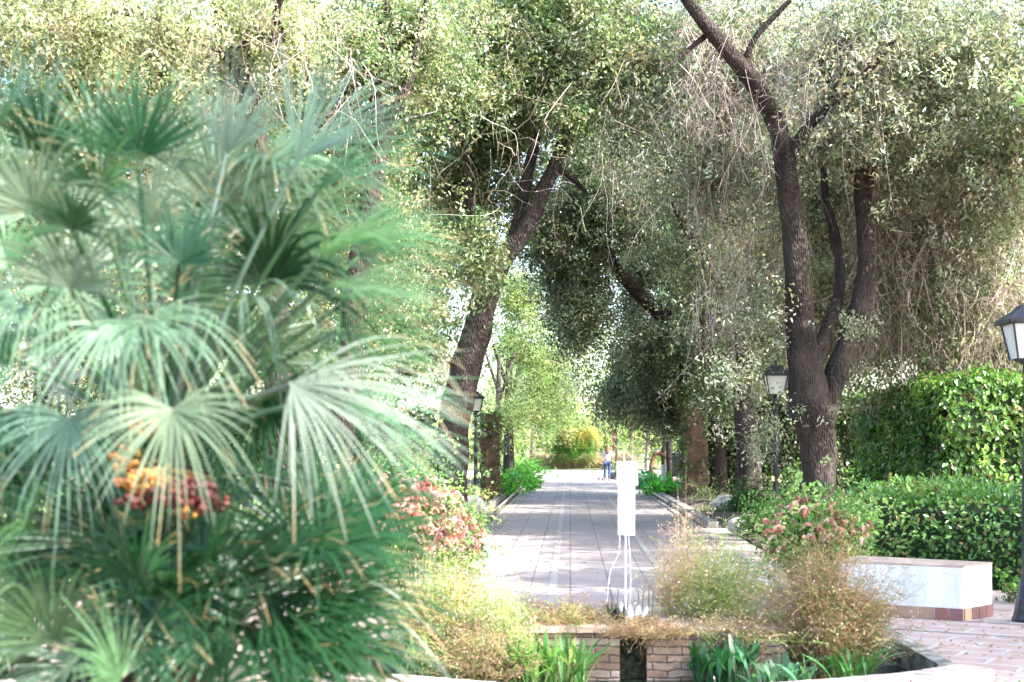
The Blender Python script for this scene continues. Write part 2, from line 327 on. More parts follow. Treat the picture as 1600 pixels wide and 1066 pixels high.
for a, c in (((2.12, 12.80), (2.86, 12.28)), ((2.9, 12.24), (2.92, 11.06))):
    a = np.array(a); c = np.array(c); t = unit(c-a); nn_ = np.array([-t[1], t[0]])
    MB().prism([a-nn_*.06, c-nn_*.06, c+nn_*.08, a+nn_*.08], -.2, .03).build('kerb_stone', 'pool_side', e)
# brick plinth with niche
e = empty('fountain_plinth', (.75, 11.9, 0)); tag(e, 'old brick fountain plinth with a dark niche standing in the pool', 'plinth')
x0, x1, na, nb, yb, yf, zt = -.55, 1.75, .40, .62, 12.55, 11.5, .215
mb = MB(); mb.box(x0, na, yf, yb, -.6, zt); mb.box(nb, x1, yf, yb, -.6, zt); mb.box(na, nb, yf+.22, yb, -.6, zt-.003); mb.build('brick_body', 'poolbrick', e)
MB().box(na+.002, nb-.002, yf+.12, yf+.217, -.6, zt-.05).build('niche_back', 'dark_stone', e)  # near-black slab closing the niche, blotched towards olive
mb = MB(); x = x0-.03
while x < x1:
    w = R.uniform(.24, .34); mb.box(x, min(x+w, x1+.03), yf-.035, yf+.30, zt+.003, zt+.045+R.uniform(-.004, .004)); x += w+.006
mb.box(x0, x1, yf+.31, yb+.02, zt+.003, zt+.04); mb.build('coping', 'terracotta_cap', e)
e2 = empty('stone_ledge', (1.9, 12.2, 0)); tag(e2, 'grey stone ledge at the right end of the brick plinth behind the grasses', 'ledge')
MB().box(1.8, 2.12, 11.9, 12.7, -.5, .10).build('block', 'stone', e2); MB().box(1.78, 2.1, 11.86, 12.6, .103, .16).build('slab', 'kerb', e2)
# ---------------------------------------------------------------- bench
FR, BR, BL, FL = [np.array(v) for v in ((3.86, 13.95), (4.27, 14.38), (3.08, 15.25), (2.74, 14.58))]
e = empty('masonry_bench', (3.4, 14.5, 0)); tag(e, 'white plastered masonry bench with terracotta top and a row of brown tiles at its foot', 'bench')
q = [FR, BR, BL, FL]; cc = sum(q)/4
def inset(k): return [cc+(v-cc)*k for v in q]
MB().prism(inset(.992), .0, .522).build('body', 'white_plaster', e); MB().prism(inset(1.0), .524, .542).build('seat', 'terracotta_cap', e)
def tiles(a, b_, out):
    t = b_-a; Ln = np.linalg.norm(t); t = t/Ln; n = int(Ln/.135)
    for i in range(n):
        s0 = a+t*(i*Ln/n+.006); s1 = a+t*((i+1)*Ln/n-.006); c = [(.32, .12, .09), (.45, .25, .13), (.28, .11, .09), (.50, .32, .18), (.38, .2, .15)][R.integers(0, 5)]
        mm = tile_m[R.integers(0, 4)]
        MB().prism([s0, s1, s1+out, s0+out], 0, .12).build('foot_tile', mm, e)
tile_m = [noise_mat('glazed_tile_%s' % k, c, tuple(x*1.25 for x in c), 6, .45) for k, c in (('red', (.22, .10, .085)), ('ochre', (.32, .19, .12)), ('plum', (.18, .09, .09)), ('tan', (.30, .19, .14)))]
d = unit(FR-BR); nF = unit(np.array([(FL-FR)[1], -(FL-FR)[0]])); nF = nF if nF[1] < 0 else -nF
nS = unit(np.array([(BR-FR)[1], -(BR-FR)[0]])); nS = nS if nS[0] > 0 else -nS
tiles(FL, FR, nF*.012); tiles(FR+nF*.0, BR, nS*.012)
# ---------------------------------------------------------------- street lamps
def make_lamp():
    e = empty('street_lamp', (0, 0, 0))
    MB().lathe([(.15, 0), (.15, .03), (.135, .06), (.085, .36), (.07, .42), (.062, .43)], seg=8, smooth=False, rot=.39).build('base', 'lamp', e)
    MB().lathe([(.058, .4), (.052, 1.5), (.062, 1.52), (.062, 1.56), (.045, 1.58), (.038, 2.42), (.05, 2.44), (.05, 2.5), (.03, 2.52)], seg=14).build('pole', 'lamp', e)
    t = MB(); t.lathe([(.03, 2.5), (.15, 2.56), (.15, 2.575)], seg=4, smooth=False, rot=math.pi/4)
    for i in range(4):
        a = math.pi/4+i*math.pi/2; t.tube([(.185*math.cos(a), .185*math.sin(a), 2.56), (.285*math.cos(a), .285*math.sin(a), 2.93)], .011, 6)
    lf = t.build('lantern', 'lamp', e)
    MB().lathe([(.178, 2.572), (.272, 2.925)], seg=4, smooth=False, rot=math.pi/4).build('glass', 'glass', lf)
    r = MB(); r.lathe([(.29, 2.90), (.365, 2.935), (.365, 2.95), (.20, 3.03), (.16, 3.05), (.12, 3.09), (.04, 3.11), (.03, 3.14), (.035, 3.16), (.0, 3.2)], seg=4, smooth=False, rot=math.pi/4)
    for i in range(4):     # scalloped skirt
        for k in range(10):
            u = -.25+.05*(k+.5); a = i*math.pi/2; c, s_ = math.cos(a), math.sin(a); X = .258
            V = [(X*c-(u+o)*s_, X*s_+(u+o)*c, z) for o, z in ((-.023, 2.94), (.023, 2.94), (.016, 2.918), (0, 2.91), (-.016, 2.918))]
            r.add(V, [(0, 1, 2, 3, 4)])
    r.build('roof', 'lamp', lf)
    return e
def copy_tree(o, parent=None):
    c = o.copy(); COL.objects.link(c)
    if parent is not None: c.parent = parent; c.matrix_parent_inverse = o.matrix_parent_inverse.copy()
    for ch in list(o.children): copy_tree(ch, c)
    return c
lamp0 = make_lamp()
LG = 'lantern street lamps along the path'
for i, (x, y, s, lb) in enumerate(((4.47, 13.9, 1, 'black iron street lamp with white lantern standing beside the white bench'),
        (3.9, 27, 1.04, 'dark street lamp close left of the big forked tree trunk'),
        (-2.66, 40, 1.03, 'street lamp on the left half hidden behind the leaning tree trunk, its pole catching light'),
        (-2.56, 59, 1.0, 'small far street lamp in front of a dark straight trunk, above the green topped bin'))):
    o = lamp0 if i == 0 else copy_tree(lamp0)
    o.location = (x, y, 0); o.scale = (s, s, s); tag(o, lb, 'street lamp', LG)
# ---------------------------------------------------------------- trees
def tree(name, label, base, trunk_paths, limb_paths, group='tall evergreen trees arching over the path', bark='bark', wob=.09, seg=14):
    e = empty(name, base); tag(e, label, 'tree', group)
    mb = MB()
    for pp in trunk_paths: p, r = pix_path(pp); mb.tube(p, r, seg, wob=wob)
    mb.build('trunk', bark, e)
    for pp in limb_paths: p, r = pix_path(pp); MB().tube(p, r, 10, wob=wob).build('limb', bark, e)
    return e
GREY = [(.14, .17, .12), (.22, .25, .19), (.31, .33, .26), (.09, .12, .075), (.27, .24, .18), (.38, .38, .33)]
YEL = [(.26, .27, .17), (.35, .34, .24), (.14, .17, .09), (.45, .43, .33), (.2, .23, .13)]  # cream tones put the sun glint of the upper left crown into leaf colour
GRN = [(.09, .15, .065), (.14, .205, .09), (.07, .11, .045), (.26, .28, .16), (.18, .23, .12)]
DRK = [(.045, .075, .035), (.08, .11, .05), (.12, .145, .07), (.18, .19, .11)]
LIM = [(.20, .27, .11), (.27, .33, .14), (.15, .22, .09), (.34, .35, .2)]
BRN = [(.38, .30, .26), (.50, .41, .36), (.26, .19, .15), (.58, .50, .45)]
VINE = [(.20, .24, .13), (.28, .29, .18), (.14, .18, .09), (.37, .30, .23), (.15, .19, .11), (.36, .34, .27)]
# T1 forked tree on the right
t1 = tree('evergreen_oak', 'big dark forked tree on the right, its trunk splitting into three beside the ivy wall', tuple(G(1279, 850)),
 [[(1282, 860, 25, 40), (1279, 800, 25, 31), (1278, 740, 25, 28), (1277, 690, 25, 29), (1270, 645, 25, 36), (1262, 610, 25, 32), (1256, 560, 25, 26), (1250, 500, 24.9, 22), (1246, 430, 24.7, 20), (1240, 360, 24.6, 19), (1233, 300, 24.5, 18), (1224, 240, 24.3, 17), (1208, 180, 24, 15), (1172, 122, 23.5, 14), (1125, 66, 23, 12), (1082, 12, 22.5, 10), (1040, -60, 22, 8)]],
 [[(1282, 670, 25, 22), (1300, 606, 25.1, 19), (1318, 550, 25.2, 17), (1342, 490, 25.4, 17), (1354, 430, 25.5, 16), (1354, 370, 25.6, 15), (1349, 310, 25.8, 15), (1356, 260, 26, 14), (1385, 205, 26.2, 10), (1430, 140, 26.5, 8), (1490, 60, 27, 5)],
  [(1262, 590, 24.9, 15), (1288, 530, 25.2, 13), (1306, 480, 25.6, 10), (1313, 425, 26, 8), (1303, 360, 26.2, 8), (1290, 310, 26.2, 6), (1285, 230, 26, 4)],
  [(1228, 250, 24.3, 10), (1270, 190, 24, 8), (1330, 140, 23.5, 6), (1400, 60, 23, 4)],
  [(1350, 300, 25.8, 9), (1320, 230, 25.4, 7), (1300, 160, 25, 5), (1310, 60, 24.6, 4)],
  [(1160, 115, 23.4, 7), (1180, 60, 23.2, 5), (1235, 0, 23, 4)], [(1110, 50, 23, 5), (1060, 90, 22.8, 3), (1035, 110, 22.7, 2)]])
mb = MB()
crown(mb, [(1150, 90, 27, 170, 130, 1.8, 15000), (1000, 120, 27.5, 110, 120, 1.8, 6000), (1330, 70, 24.5, 130, 110, 2.2, 13000), (1500, 90, 25, 170, 130, 2.5, 17000), (1310, 200, 24.5, 90, 60, 1.0, 5000),
  (1430, 240, 27, 140, 110, 1.8, 10000), (1120, 270, 27.5, 100, 110, 1.5, 7000), (1290, 330, 28, 100, 130, 1.3, 7000), (1560, 270, 26.5, 110, 170, 2, 10000), (1480, 420, 28, 140, 120, 1.3, 7000), (1680, 160, 27, 90, 120, 2, 4000), (1200, -110, 27, 400, 60, 2, 3500)],
  .115, .045, GREY, 15, .36, -.6, 1.1, 5, dens=1.4)
crown(mb, [(1330, 505, 24.5, 32, 18, .3, 330), (1260, 640, 24.3, 12, 10, .1, 40), (1300, 640, 24.5, 10, 12, .1, 50), (1150, 590, 24.2, 45, 55, .6, 900), (1185, 680, 24.4, 30, 55, .4, 450), (1212, 640, 24.2, 25, 45, .3, 260), (1190, 480, 25.5, 60, 90, 1, 2200)], .09, .038, GREY, 12, .3, -.8, 1.3, 6)
mb.build('crown', 'leaf', t1)
mb = MB(); hang(mb, 1340, 1640, 60, 460, 26, 29, 2400, .25, 1.1, BRN, .0055, .3); hang(mb, 1050, 1400, -10, 200, 23, 25, 900, .3, 1.0, BRN, .004, .3)
hang(mb, 1080, 1260, 200, 500, 25.5, 27, 500, .4, 1.2, BRN, .0045)
mb.build('dry_twigs', 'twig', t1)
# climbing vines curtain on the right (own plant)
e = empty('climbing_vine', (7, 29, 0)); tag(e, 'curtain of dry brown climbing vine hanging behind the forked tree above the ivy wall', 'vine')
mb = MB()
crown(mb, [(1480, 330, 30, 150, 150, 1.2, 13000), (1480, 500, 31, 170, 110, 1.2, 12000), (1400, 420, 30.5, 90, 160, 1, 7000), (1590, 480, 30, 90, 130, 1.2, 6000), (1300, 440, 31, 70, 190, 1.2, 6000), (1190, 420, 31, 70, 160, 1.2, 4500), (1470, 440, 28.5, 150, 150, .8, 4500)], .10, .06, VINE, 10, .45, -.6, 1.5, 8, .7, dens=1.6)
mb.build('leaves', 'leaf_soft', e)
mb = MB(); hang(mb, 1340, 1660, 130, 540, 27.6, 30, 4200, .25, 1.2, BRN, .006, .35); hang(mb, 1100, 1400, 250, 500, 29.5, 31, 900, .4, 1.5, BRN, .006, .2)
crown(mb, [(1480, 400, 30.5, 190, 190, 1.3, 7000)], .07, .03, BRN, 8, .4, -.8, 1.2, 4, .8)
mb.build('stems', 'twig', e)
# T2 darker trunk
t2 = tree('evergreen_oak', 'dark tree trunk to the left of the right hand lamp post, half lost in foliage', tuple(G(1172, 795)),
 [[(1178, 800, 38, 27), (1172, 770, 38, 21), (1169, 710, 38, 19), (1163, 640, 38, 17), (1160, 560, 38, 15), (1162, 470, 38, 13), (1168, 360, 38, 11), (1150, 240, 38, 8)]],
 [[(1162, 500, 38, 9), (1120, 440, 37.5, 8), (1085, 380, 37, 6), (1040, 300, 36, 4)], [(1165, 380, 38, 8), (1200, 300, 38, 6), (1240, 220, 38, 4)]])
mb = MB(); crown(mb, [(1110, 300, 38, 90, 150, 2.5, 13000), (1190, 420, 40, 80, 130, 2, 8000), (1110, 480, 39, 70, 110, 2, 8000), (1160, 150, 37, 150, 120, 2.5, 8000), (1020, 180, 36, 120, 150, 2, 9000), (1140, 600, 39.5, 55, 60, 1.4, 3500)], .12, .055, GRN[:4]+DRK+GREY[:3]+DRK[2:], 12, .42, -.5, .9, 9, dens=1.7)
mb.build('crown', 'leaf', t2)
mb = MB(); hang(mb, 930, 1130, 20, 300, 34, 37, 500, .3, 1.3, BRN, .005, .3); mb.build('dry_twigs', 'twig', t2)
# T3 dark arching tree in the middle
t3 = tree('evergreen_oak', 'very dark tree whose limb leans left over the middle of the path', tuple(G(1122, 782)),
 [[(1124, 785, 44, 16), (1120, 700, 44, 13), (1115, 620, 44, 12), (1100, 545, 44, 12), (1060, 505, 44, 12), (1028, 488, 44, 12), (992, 452, 43.6, 11), (958, 410, 43.2, 9), (930, 350, 43, 8), (905, 290, 42.6, 8), (884, 255, 42.4, 7)]],
 [[(1105, 560, 44, 9), (1095, 480, 44, 8), (1080, 380, 44, 6), (1050, 300, 44, 4)], [(960, 412, 43.2, 6), (900, 395, 43, 4), (820, 400, 42.6, 3)]])
mb = MB()
crown(mb, [(1050, 400, 47, 90, 90, 2, 9000), (1080, 520, 46, 90, 90, 2.5, 12000), (1020, 590, 47, 75, 80, 2.5, 12000), (965, 620, 47, 45, 32, 1.5, 2600), (1075, 640, 47, 65, 45, 2, 7000),
   (890, 400, 43, 75, 60, 1.6, 9000), (905, 490, 43, 48, 75, 1.4, 8000), (985, 330, 42, 60, 60, 1.5, 4500), (850, 350, 42, 45, 40, 1.3, 3500), (925, 250, 41, 55, 60, 1.3, 3500), (1010, 560, 45, 50, 60, 1.6, 4000), (985, 500, 48, 30, 70, 1.4, 2200), (930, 310, 43, 90, 60, 1.6, 6000), (900, 440, 44, 60, 70, 1.6, 3500), (960, 250, 43.5, 110, 110, 2, 8000), (1060, 280, 44, 110, 120, 2, 9000), (880, 330, 44, 80, 60, 1.5, 4000), (1010, 420, 47, 60, 70, 1.6, 4500), (1130, 560, 46, 60, 70, 2, 5000)], .13, .06, DRK+GREY[:5], 13, .5, -.5, 1.0, 12, dens=1.7)
mb.build('crown', 'leaf', t3)
# T4, T5 slim trunks in the distance right
t4 = tree('slim_tree', 'slim straight brown trunk behind the dark information board', tuple(G(1046, 760)), [[(1046, 762, 57, 6), (1046, 720, 57, 5.5), (1045, 670, 57, 5), (1040, 600, 57, 4)]], [])
mb = MB(); crown(mb, [(1040, 640, 58, 60, 40, 2.5, 5000), (1085, 610, 58, 50, 50, 2.5, 3500)], .11, .05, DRK+GRN[:2], 12, .4, -.4, 1, 13); mb.build('crown', 'leaf', t4)
t5 = tree('slim_tree', 'thin crooked trunk just left of the slim straight brown one', tuple(G(1036, 758)), [[(1036, 760, 56, 3.5), (1036, 725, 56, 3), (1037, 700, 56, 3), (1040, 675, 56, 2.5), (1041, 650, 56, 2)]], [])
mb = MB(); crown(mb, [(1010, 650, 57, 35, 22, 1.5, 1800)], .11, .05, DRK, 12, .4, -.4, 1, 13); mb.build('crown', 'leaf', t5)
# L1 leaning tree left of path
l1 = tree('leaning_oak', 'big dark tree on the left whose trunk leans right and forks above the path', tuple(G(712, 845)),
 [[(700, 850, 27, 48), (697, 800, 27, 35), (702, 740, 27, 28), (708, 680, 27, 25), (718, 620, 27, 25), (730, 565, 27, 24), (745, 520, 27, 22), (757, 470, 27, 21), (772, 430, 27, 18), (790, 400, 27, 15), (812, 372, 27, 14), (833, 335, 27, 13), (850, 295, 27, 12), (866, 262, 27, 11), (878, 228, 27, 10), (892, 170, 27, 8), (900, 90, 27, 6)]],
 [[(792, 400, 27, 11), (806, 362, 27.2, 10), (812, 330, 27.4, 9), (822, 285, 27.5, 9), (833, 235, 27.6, 8), (846, 170, 27.8, 6), (850, 80, 28, 4)],
  [(868, 262, 27, 6), (890, 275, 27.4, 5), (915, 300, 28, 4)], [(756, 470, 27, 10), (735, 420, 27.2, 9), (735, 340, 27.3, 7), (725, 250, 27.5, 6), (700, 150, 27.5, 5), (690, 40, 27, 4)]])
mb = MB()
crown(mb, [(820, 90, 28, 130, 95, 1.6, 14000), (720, 110, 27, 110, 110, 2.2, 12000), (850, 10, 28, 170, 80, 2.5, 10000), (725, 270, 28.8, 60, 120, .7, 5500), (790, 200, 29.2, 80, 60, .8, 4000), (752, 400, 26.2, 34, 60, .5, 1700), (742, 470, 26.2, 18, 30, .3, 350),
  (890, 175, 26.6, 50, 45, .6, 2200), (960, 90, 27.5, 90, 110, 2, 6500), (655, 250, 28, 70, 90, 1.5, 5000), (810, 300, 28.5, 40, 70, .8, 1600), (760, -110, 29, 300, 60, 2, 3000)], .115, .055, GRN+YEL[:3], 14, .38, -.45, 1.1, 15, dens=1.6, edge=.2)
mb.build('crown', 'leaf', l1)
mb = MB(); hang(mb, 560, 1000, 0, 330, 25.5, 27.5, 220, .3, 1.1, BRN, .005, .4); mb.build('dry_twigs', 'twig', l1)
# L2, L3 behind the palm
l2 = tree('evergreen_oak', 'tree behind the palm at the upper left with pale sunlit yellowish leaves', tuple(G(440, 905)),
 [[(445, 905, 21, 34), (440, 700, 21, 24), (430, 500, 21, 20), (415, 330, 21, 18), (402, 220, 21, 16), (392, 160, 21, 15), (375, 100, 21, 13), (352, 50, 21, 11), (335, -20, 21, 9)]],
 [[(392, 150, 21, 8), (350, 85, 20.6, 7), (310, 62, 20.4, 6)], [(378, 95, 21, 8), (395, 45, 20.8, 8), (410, 55, 20.6, 9), (440, 60, 20.4, 7), (432, 20, 20.3, 6), (450, -30, 20, 5)],
  [(330, 60, 20.6, 5), (240, 28, 20.2, 6), (180, 18, 20, 6), (120, 28, 19.9, 5), (60, 48, 19.8, 4), (10, 70, 19.8, 4)]])
mb = MB()
crown(mb, [(90, 60, 20, 130, 90, 2, 12000), (250, 90, 20.6, 130, 100, 2, 12000), (120, 200, 21, 150, 110, 2, 11000), (330, 220, 22, 130, 110, 2, 10000), (420, 60, 21.6, 110, 90, 2, 9000), (60, 400, 22, 140, 130, 2, 6000), (250, 420, 22, 140, 140, 2, 6000), (200, -80, 22, 340, 50, 2, 3000), (-80, 150, 22, 120, 200, 2, 4000)], .08, .042, YEL, 16, .32, -.55, 1.4, 18, dens=1.7)
mb.build('crown', 'leaf_soft', l2)
mb = MB(); hang(mb, 0, 560, 0, 200, 19, 20.5, 350, .2, .8, BRN, .004, .5); mb.build('dry_twigs', 'twig', l2)
l3 = tree('evergreen_oak', 'tree between the palm and the leaning trunk with two dark upright limbs near the top', tuple(G(520, 880)),
 [[(520, 880, 23, 30), (530, 700, 23, 22), (550, 500, 23, 19), (575, 330, 23, 17), (595, 220, 23, 14), (590, 160, 23, 12), (597, 90, 23, 9), (605, 0, 23, 7)]], [[(600, 215, 23, 11), (625, 160, 23, 10), (640, 120, 23, 8), (655, 60, 23, 6), (670, -10, 23, 5)]])
mb = MB()
crown(mb, [(560, 80, 23.6, 120, 100, 1.8, 13000), (480, 180, 24, 90, 100, 1.8, 8000), (640, 60, 23.6, 90, 80, 1.5, 7000), (570, 240, 24.4, 90, 90, 1.5, 6000), (550, -70, 24.6, 250, 50, 2, 2500), (500, 400, 25, 120, 120, 2, 5000), (630, 420, 25, 70, 130, 1.5, 3000)], .085, .045, GRN+YEL[:2], 15, .32, -.6, 1.3, 20, dens=1.7)
mb.build('crown', 'leaf', l3)
# mid distance trees on the left of the path
def simple_tree(name, label, px, py, d, r, top, blobs, pal, L=.12, W=.06, bark='bark', seed=3, lean=0, m='leaf_soft', thr=-.3):
    t = tree(name, label, tuple(G(px, py)), [[(px, py+2, d, r*1.3), (px+lean*.3, py-(py-top)*.4, d, r), (px+lean, top, d, r*.6)]], [[(px+lean*.6, top+(py-top)*.35, d, r*.5), (px+lean+25, top-10, d, r*.3)], [(px+lean*.6, top+(py-top)*.25, d, r*.5), (px+lean-25, top-20, d, r*.3)]], 'garden trees beyond the dark oaks', bark, .05, 8)
    mb = MB(); crown(mb, blobs, L, W, pal, 12, .45, thr, .7, seed); mb.build('crown', m, t); return t
simple_tree('garden_tree', 'pale thin trunk with light green sunlit crown left of the path', 776, 765, 53, 5, 560, [(812, 460, 54, 45, 75, 2.5, 5000), (830, 560, 54, 70, 90, 3, 10000), (790, 480, 54, 60, 60, 3, 5000), (850, 640, 55, 50, 45, 2.5, 3500), (800, 640, 53, 40, 40, 2, 2000)], LIM, bark='bark_pale', lean=4, seed=31, thr=-.1)
simple_tree('garden_tree', 'straight dark trunk behind the small far lamp post', 795, 758, 60, 7.5, 560, [(850, 610, 62, 60, 60, 3, 6000), (790, 540, 62, 50, 60, 2.5, 3500)], GRN+LIM[:1], seed=32, thr=-.1)
far = [(870, 735, 100, 3, 640, [(850, 590, 102, 70, 70, 5, 7000), (880, 650, 100, 45, 40, 4, 3500)], 'far tree with yellow green crown above the left end of the orange grass'),
 (930, 735, 108, 3, 620, [(940, 560, 110, 60, 90, 5, 6000), (955, 650, 108, 50, 45, 4, 4500)], 'far pale green tree seen through the gap above the path end'),
 (985, 738, 98, 3, 640, [(990, 660, 100, 45, 45, 4, 4500), (1000, 600, 100, 50, 50, 4, 3000)], 'far pale tree standing right behind the hanging pots'),
 (1010, 738, 90, 3, 650, [(1025, 690, 92, 40, 35, 3, 3500), (1060, 670, 92, 50, 50, 3, 3500)], 'far bushy tree behind the rusty sculpture'),
 (830, 738, 92, 3, 640, [(830, 685, 94, 40, 35, 3, 3000), (800, 640, 94, 50, 60, 3, 3500)], 'far tree with thin pale trunk left of the orange grass'),
 (700, 745, 80, 4, 560, [(690, 640, 82, 80, 80, 4, 6000), (650, 540, 82, 90, 90, 4, 5000)], 'far green tree behind the foot of the leaning trunk'),
 (520, 745, 70, 4, 560, [(500, 600, 72, 110, 100, 4, 9000), (430, 500, 72, 110, 90, 4, 5000)], 'sunlit bright green tree seen through the palm fronds'),
 (250, 745, 70, 5, 500, [(250, 560, 72, 170, 130, 5, 9000), (120, 450, 72, 150, 130, 5, 6000)], 'far green tree behind the left side of the palm'),
 (1250, 745, 80, 5, 500, [(1230, 560, 82, 100, 130, 4, 7000), (1150, 400, 84, 120, 150, 5, 6000)], 'far tree seen between the two dark right hand trunks')]
for i, (px, py, d, r, top, bl, lb) in enumerate(far):
    simple_tree('garden_tree', lb, px, py, d, r, top, bl, LIM if i not in (5, 7, 8) else GRN, .2, .11, 'bark_pale', 40+i, 5, thr=-.05)
GT = 'tall evergreen trees arching over the path'
def back_tree(label, px, d, r, blobs, pal, seed, L=.16, W=.08, thr=-.45, top=250):
    t = tree('evergreen_oak', label, tuple(G(px, HZ+CH*F/d)), [[(px, HZ+CH*F/d+1, d, r*1.3), (px+8, 560, d, r), (px-4, 400, d, r*.8), (px+6, top, d, r*.5)]], [[(px-2, 430, d, r*.5), (px+60, 300, d, r*.3)], [(px, 460, d, r*.5), (px-60, 330, d, r*.3)]], GT)
    mb = MB(); crown(mb, blobs, L, W, pal, 13, .5, thr, .8, seed); mb.build('crown', 'leaf', t)
back_tree('trunk and dense green crown in the gap between the palm and the leaning trunk', 500, 36, 12, [(560, 330, 37, 130, 150, 3, 14000), (640, 520, 38, 70, 100, 2.5, 7000), (520, 560, 37, 130, 90, 2.5, 9000), (690, 380, 38, 50, 120, 2, 4500), (740, 180, 38, 120, 120, 3, 8000)], GRN+YEL[:2], 51)
back_tree('tree behind the palm at the far left edge', 60, 34, 14, [(80, 300, 35, 170, 160, 3, 14000), (300, 380, 35, 150, 150, 3, 12000), (150, 560, 34, 200, 90, 2.5, 9000), (230, 120, 35, 200, 130, 3, 9000)], GRN+YEL, 52)
back_tree('tree behind the climbing vine curtain above the ivy wall', 1440, 40, 14, [(1450, 300, 41, 200, 200, 3, 15000), (1280, 330, 42, 130, 200, 3, 12000), (1560, 480, 40, 120, 90, 3, 6000), (1330, 520, 42, 130, 90, 3, 8000), (1450, 60, 40, 250, 120, 3, 9000)], GRN[:3]+GREY, 53)
back_tree('tree crown rising between the two dark right hand trunks', 1225, 52, 9, [(1220, 300, 53, 130, 200, 4, 12000), (1240, 560, 52, 100, 90, 3, 7000), (1130, 120, 53, 160, 140, 4, 8000), (1100, 360, 54, 60, 120, 3, 3500)], GRN[:3]+DRK+GREY, 54, .2, .1)
def shade_tree(label, x, y, blobs, seed, L=.16, W=.08, thr=-.2):  # trees added for the shade they cast, crowns mostly out of sight
    e = empty('evergreen_oak', (x, y, 0)); tag(e, label, 'tree', GT); mb = MB()
    mb.tube(smooth_path([(x, y, 0), (x+.1, y, 2), (x-.1, y+.1, 4), (x, y, 6.5)]), np.linspace(.36, .14, 19), 12, wob=.1); mb.build('trunk', 'bark', e)
    mb = MB()
    for (cx, cy, cz, rx, ry, rz, n) in blobs: crown(mb, [((cx*F/cy)+VX, HZ-(cz-CH)*F/cy, cy, rx*F/cy, rz*F/cy, ry, n)], L, W, GREY+GRN, 13, .5, thr, .9, seed)
    mb.build('crown', 'leaf', e)
shade_tree('unseen tree added beyond the street lamp so that its crown shades the paved plaza', 12.5, 12, [(10.6, 8.8, 7.4, 3.4, 3.2, 1.0, 15000), (12.8, 11, 8.8, 3.4, 2.6, 1.4, 9000), (9.0, 8.6, 6.4, 1.8, 1.6, .8, 5000), (12.5, 15.5, 8.8, 3, 2.6, 1.6, 7000), (10.2, 17.6, 7.6, 2.0, 1.8, 1.0, 6000), (9.3, 21, 7.6, 2.2, 3.2, .9, 10000), (8.4, 11.6, 7.6, 2.8, .9, .8, 5000), (8.6, 14.3, 7.6, 2.8, 1.1, .8, 6500), (9.2, 24.5, 8, 2, 2.4, 1, 5000)], 55, thr=-.2)  # out-of-frame crown shaped to shade plaza and near path, with gaps for sun
shade_tree('mostly hidden tree added behind the right ivy wall to shade the path', 11, 36, [(9.5, 34, 8, 3, 4, 2, 9000), (11, 40, 9, 3, 5, 2.6, 9000), (8.5, 47, 8, 2.6, 5, 2.4, 7000)], 56, thr=.0)  # added so the middle of the path falls in shade
shade_tree('mostly hidden far tree added behind the right ivy wall to shade the path end', 10, 60, [(8.5, 57, 7.5, 2.6, 5, 2.4, 7000), (9, 67, 7.5, 3, 5, 2.6, 6000)], 57, .2, .1, thr=.0)  # added to shade the far stretch of the path
# far bright shrubs closing the view
for i, (x, d, h, r, lb) in enumerate(((-9, 118, 3.2, 7, 'far pale green thicket left of the cycad'), (1, 122, 3.4, 6, 'far pale green thicket right behind the cycad'), (10, 116, 3.6, 6, 'far pale thicket to the right of the standing woman'), (19, 120, 4, 7, 'far thicket behind the rusty sculpture'), (-24, 110, 4.5, 10, 'far thicket behind the left ivy wall'), (36, 112, 4.5, 11, 'far thicket behind the right ivy wall'))):
    e = empty('thicket', (x, d, 0)); tag(e, lb, 'thicket', 'far thickets across the lawn'); mb = MB(); crown(mb, [(x*F/d+VX, HZ-(h*.5-CH)*F/d, d, r*F/d, h*.75*F/d, 2.5, 5200)], .42, .24, LIM+[(.36, .36, .2)], 8, .6, -.9, .6, 70+i); mb.build('leaves', 'leaf_soft', e)
# ---------------------------------------------------------------- leafy surfaces
def leafy_faces(mb, faces, dens, L, W, pal, out=.08, jit=.9, hangdown=.5):
    """faces: (origin, u, v, normal) rectangles covered with leaves"""
    for o, u, v, n in faces:
        o, u, v, n = map(np.array, (o, u, v, n)); area = np.linalg.norm(np.cross(u, v)); k = int(area*dens)
        a = R.uniform(-.01, 1.01, (k, 1)); b_ = R.uniform(-.01, 1.02, (k, 1)); p = o+u*a+v*b_
        bulge = (nz(p, 1.3, 77)*1.1+nz(p, 5, 78)*.6)
        p = p+n*(out*(bulge[:, None]+R.uniform(-.6, 1, (k, 1))))
        A = unit(np.array([0, 0, -hangdown])+n*.35+R.normal(0, .45, (k, 3))); N = unit(n*1.0+np.array([0, 0, .45])+R.normal(0, .35*jit, (k, 3)))
        pl = np.asarray(pal); q_ = np.clip(((nz(p, 2.2, 91)*.35+.5+R.normal(0, .22, k))*len(pl)).astype(int), 0, len(pl)-1); c = np.clip(pl[q_]*(1+R.normal(0, .2, (k, 1))), .004, 1)
        c = np.where(R.uniform(0, 1, (k, 1)) < .05, np.array([[.20, .13, .06]])*R.uniform(.6, 1.3, (k, 1)), c)
        leaf_quads(mb, p, A, N, L*R.uniform(.6, 1.25, k), W*R.uniform(.7, 1.2, k), c, .1)
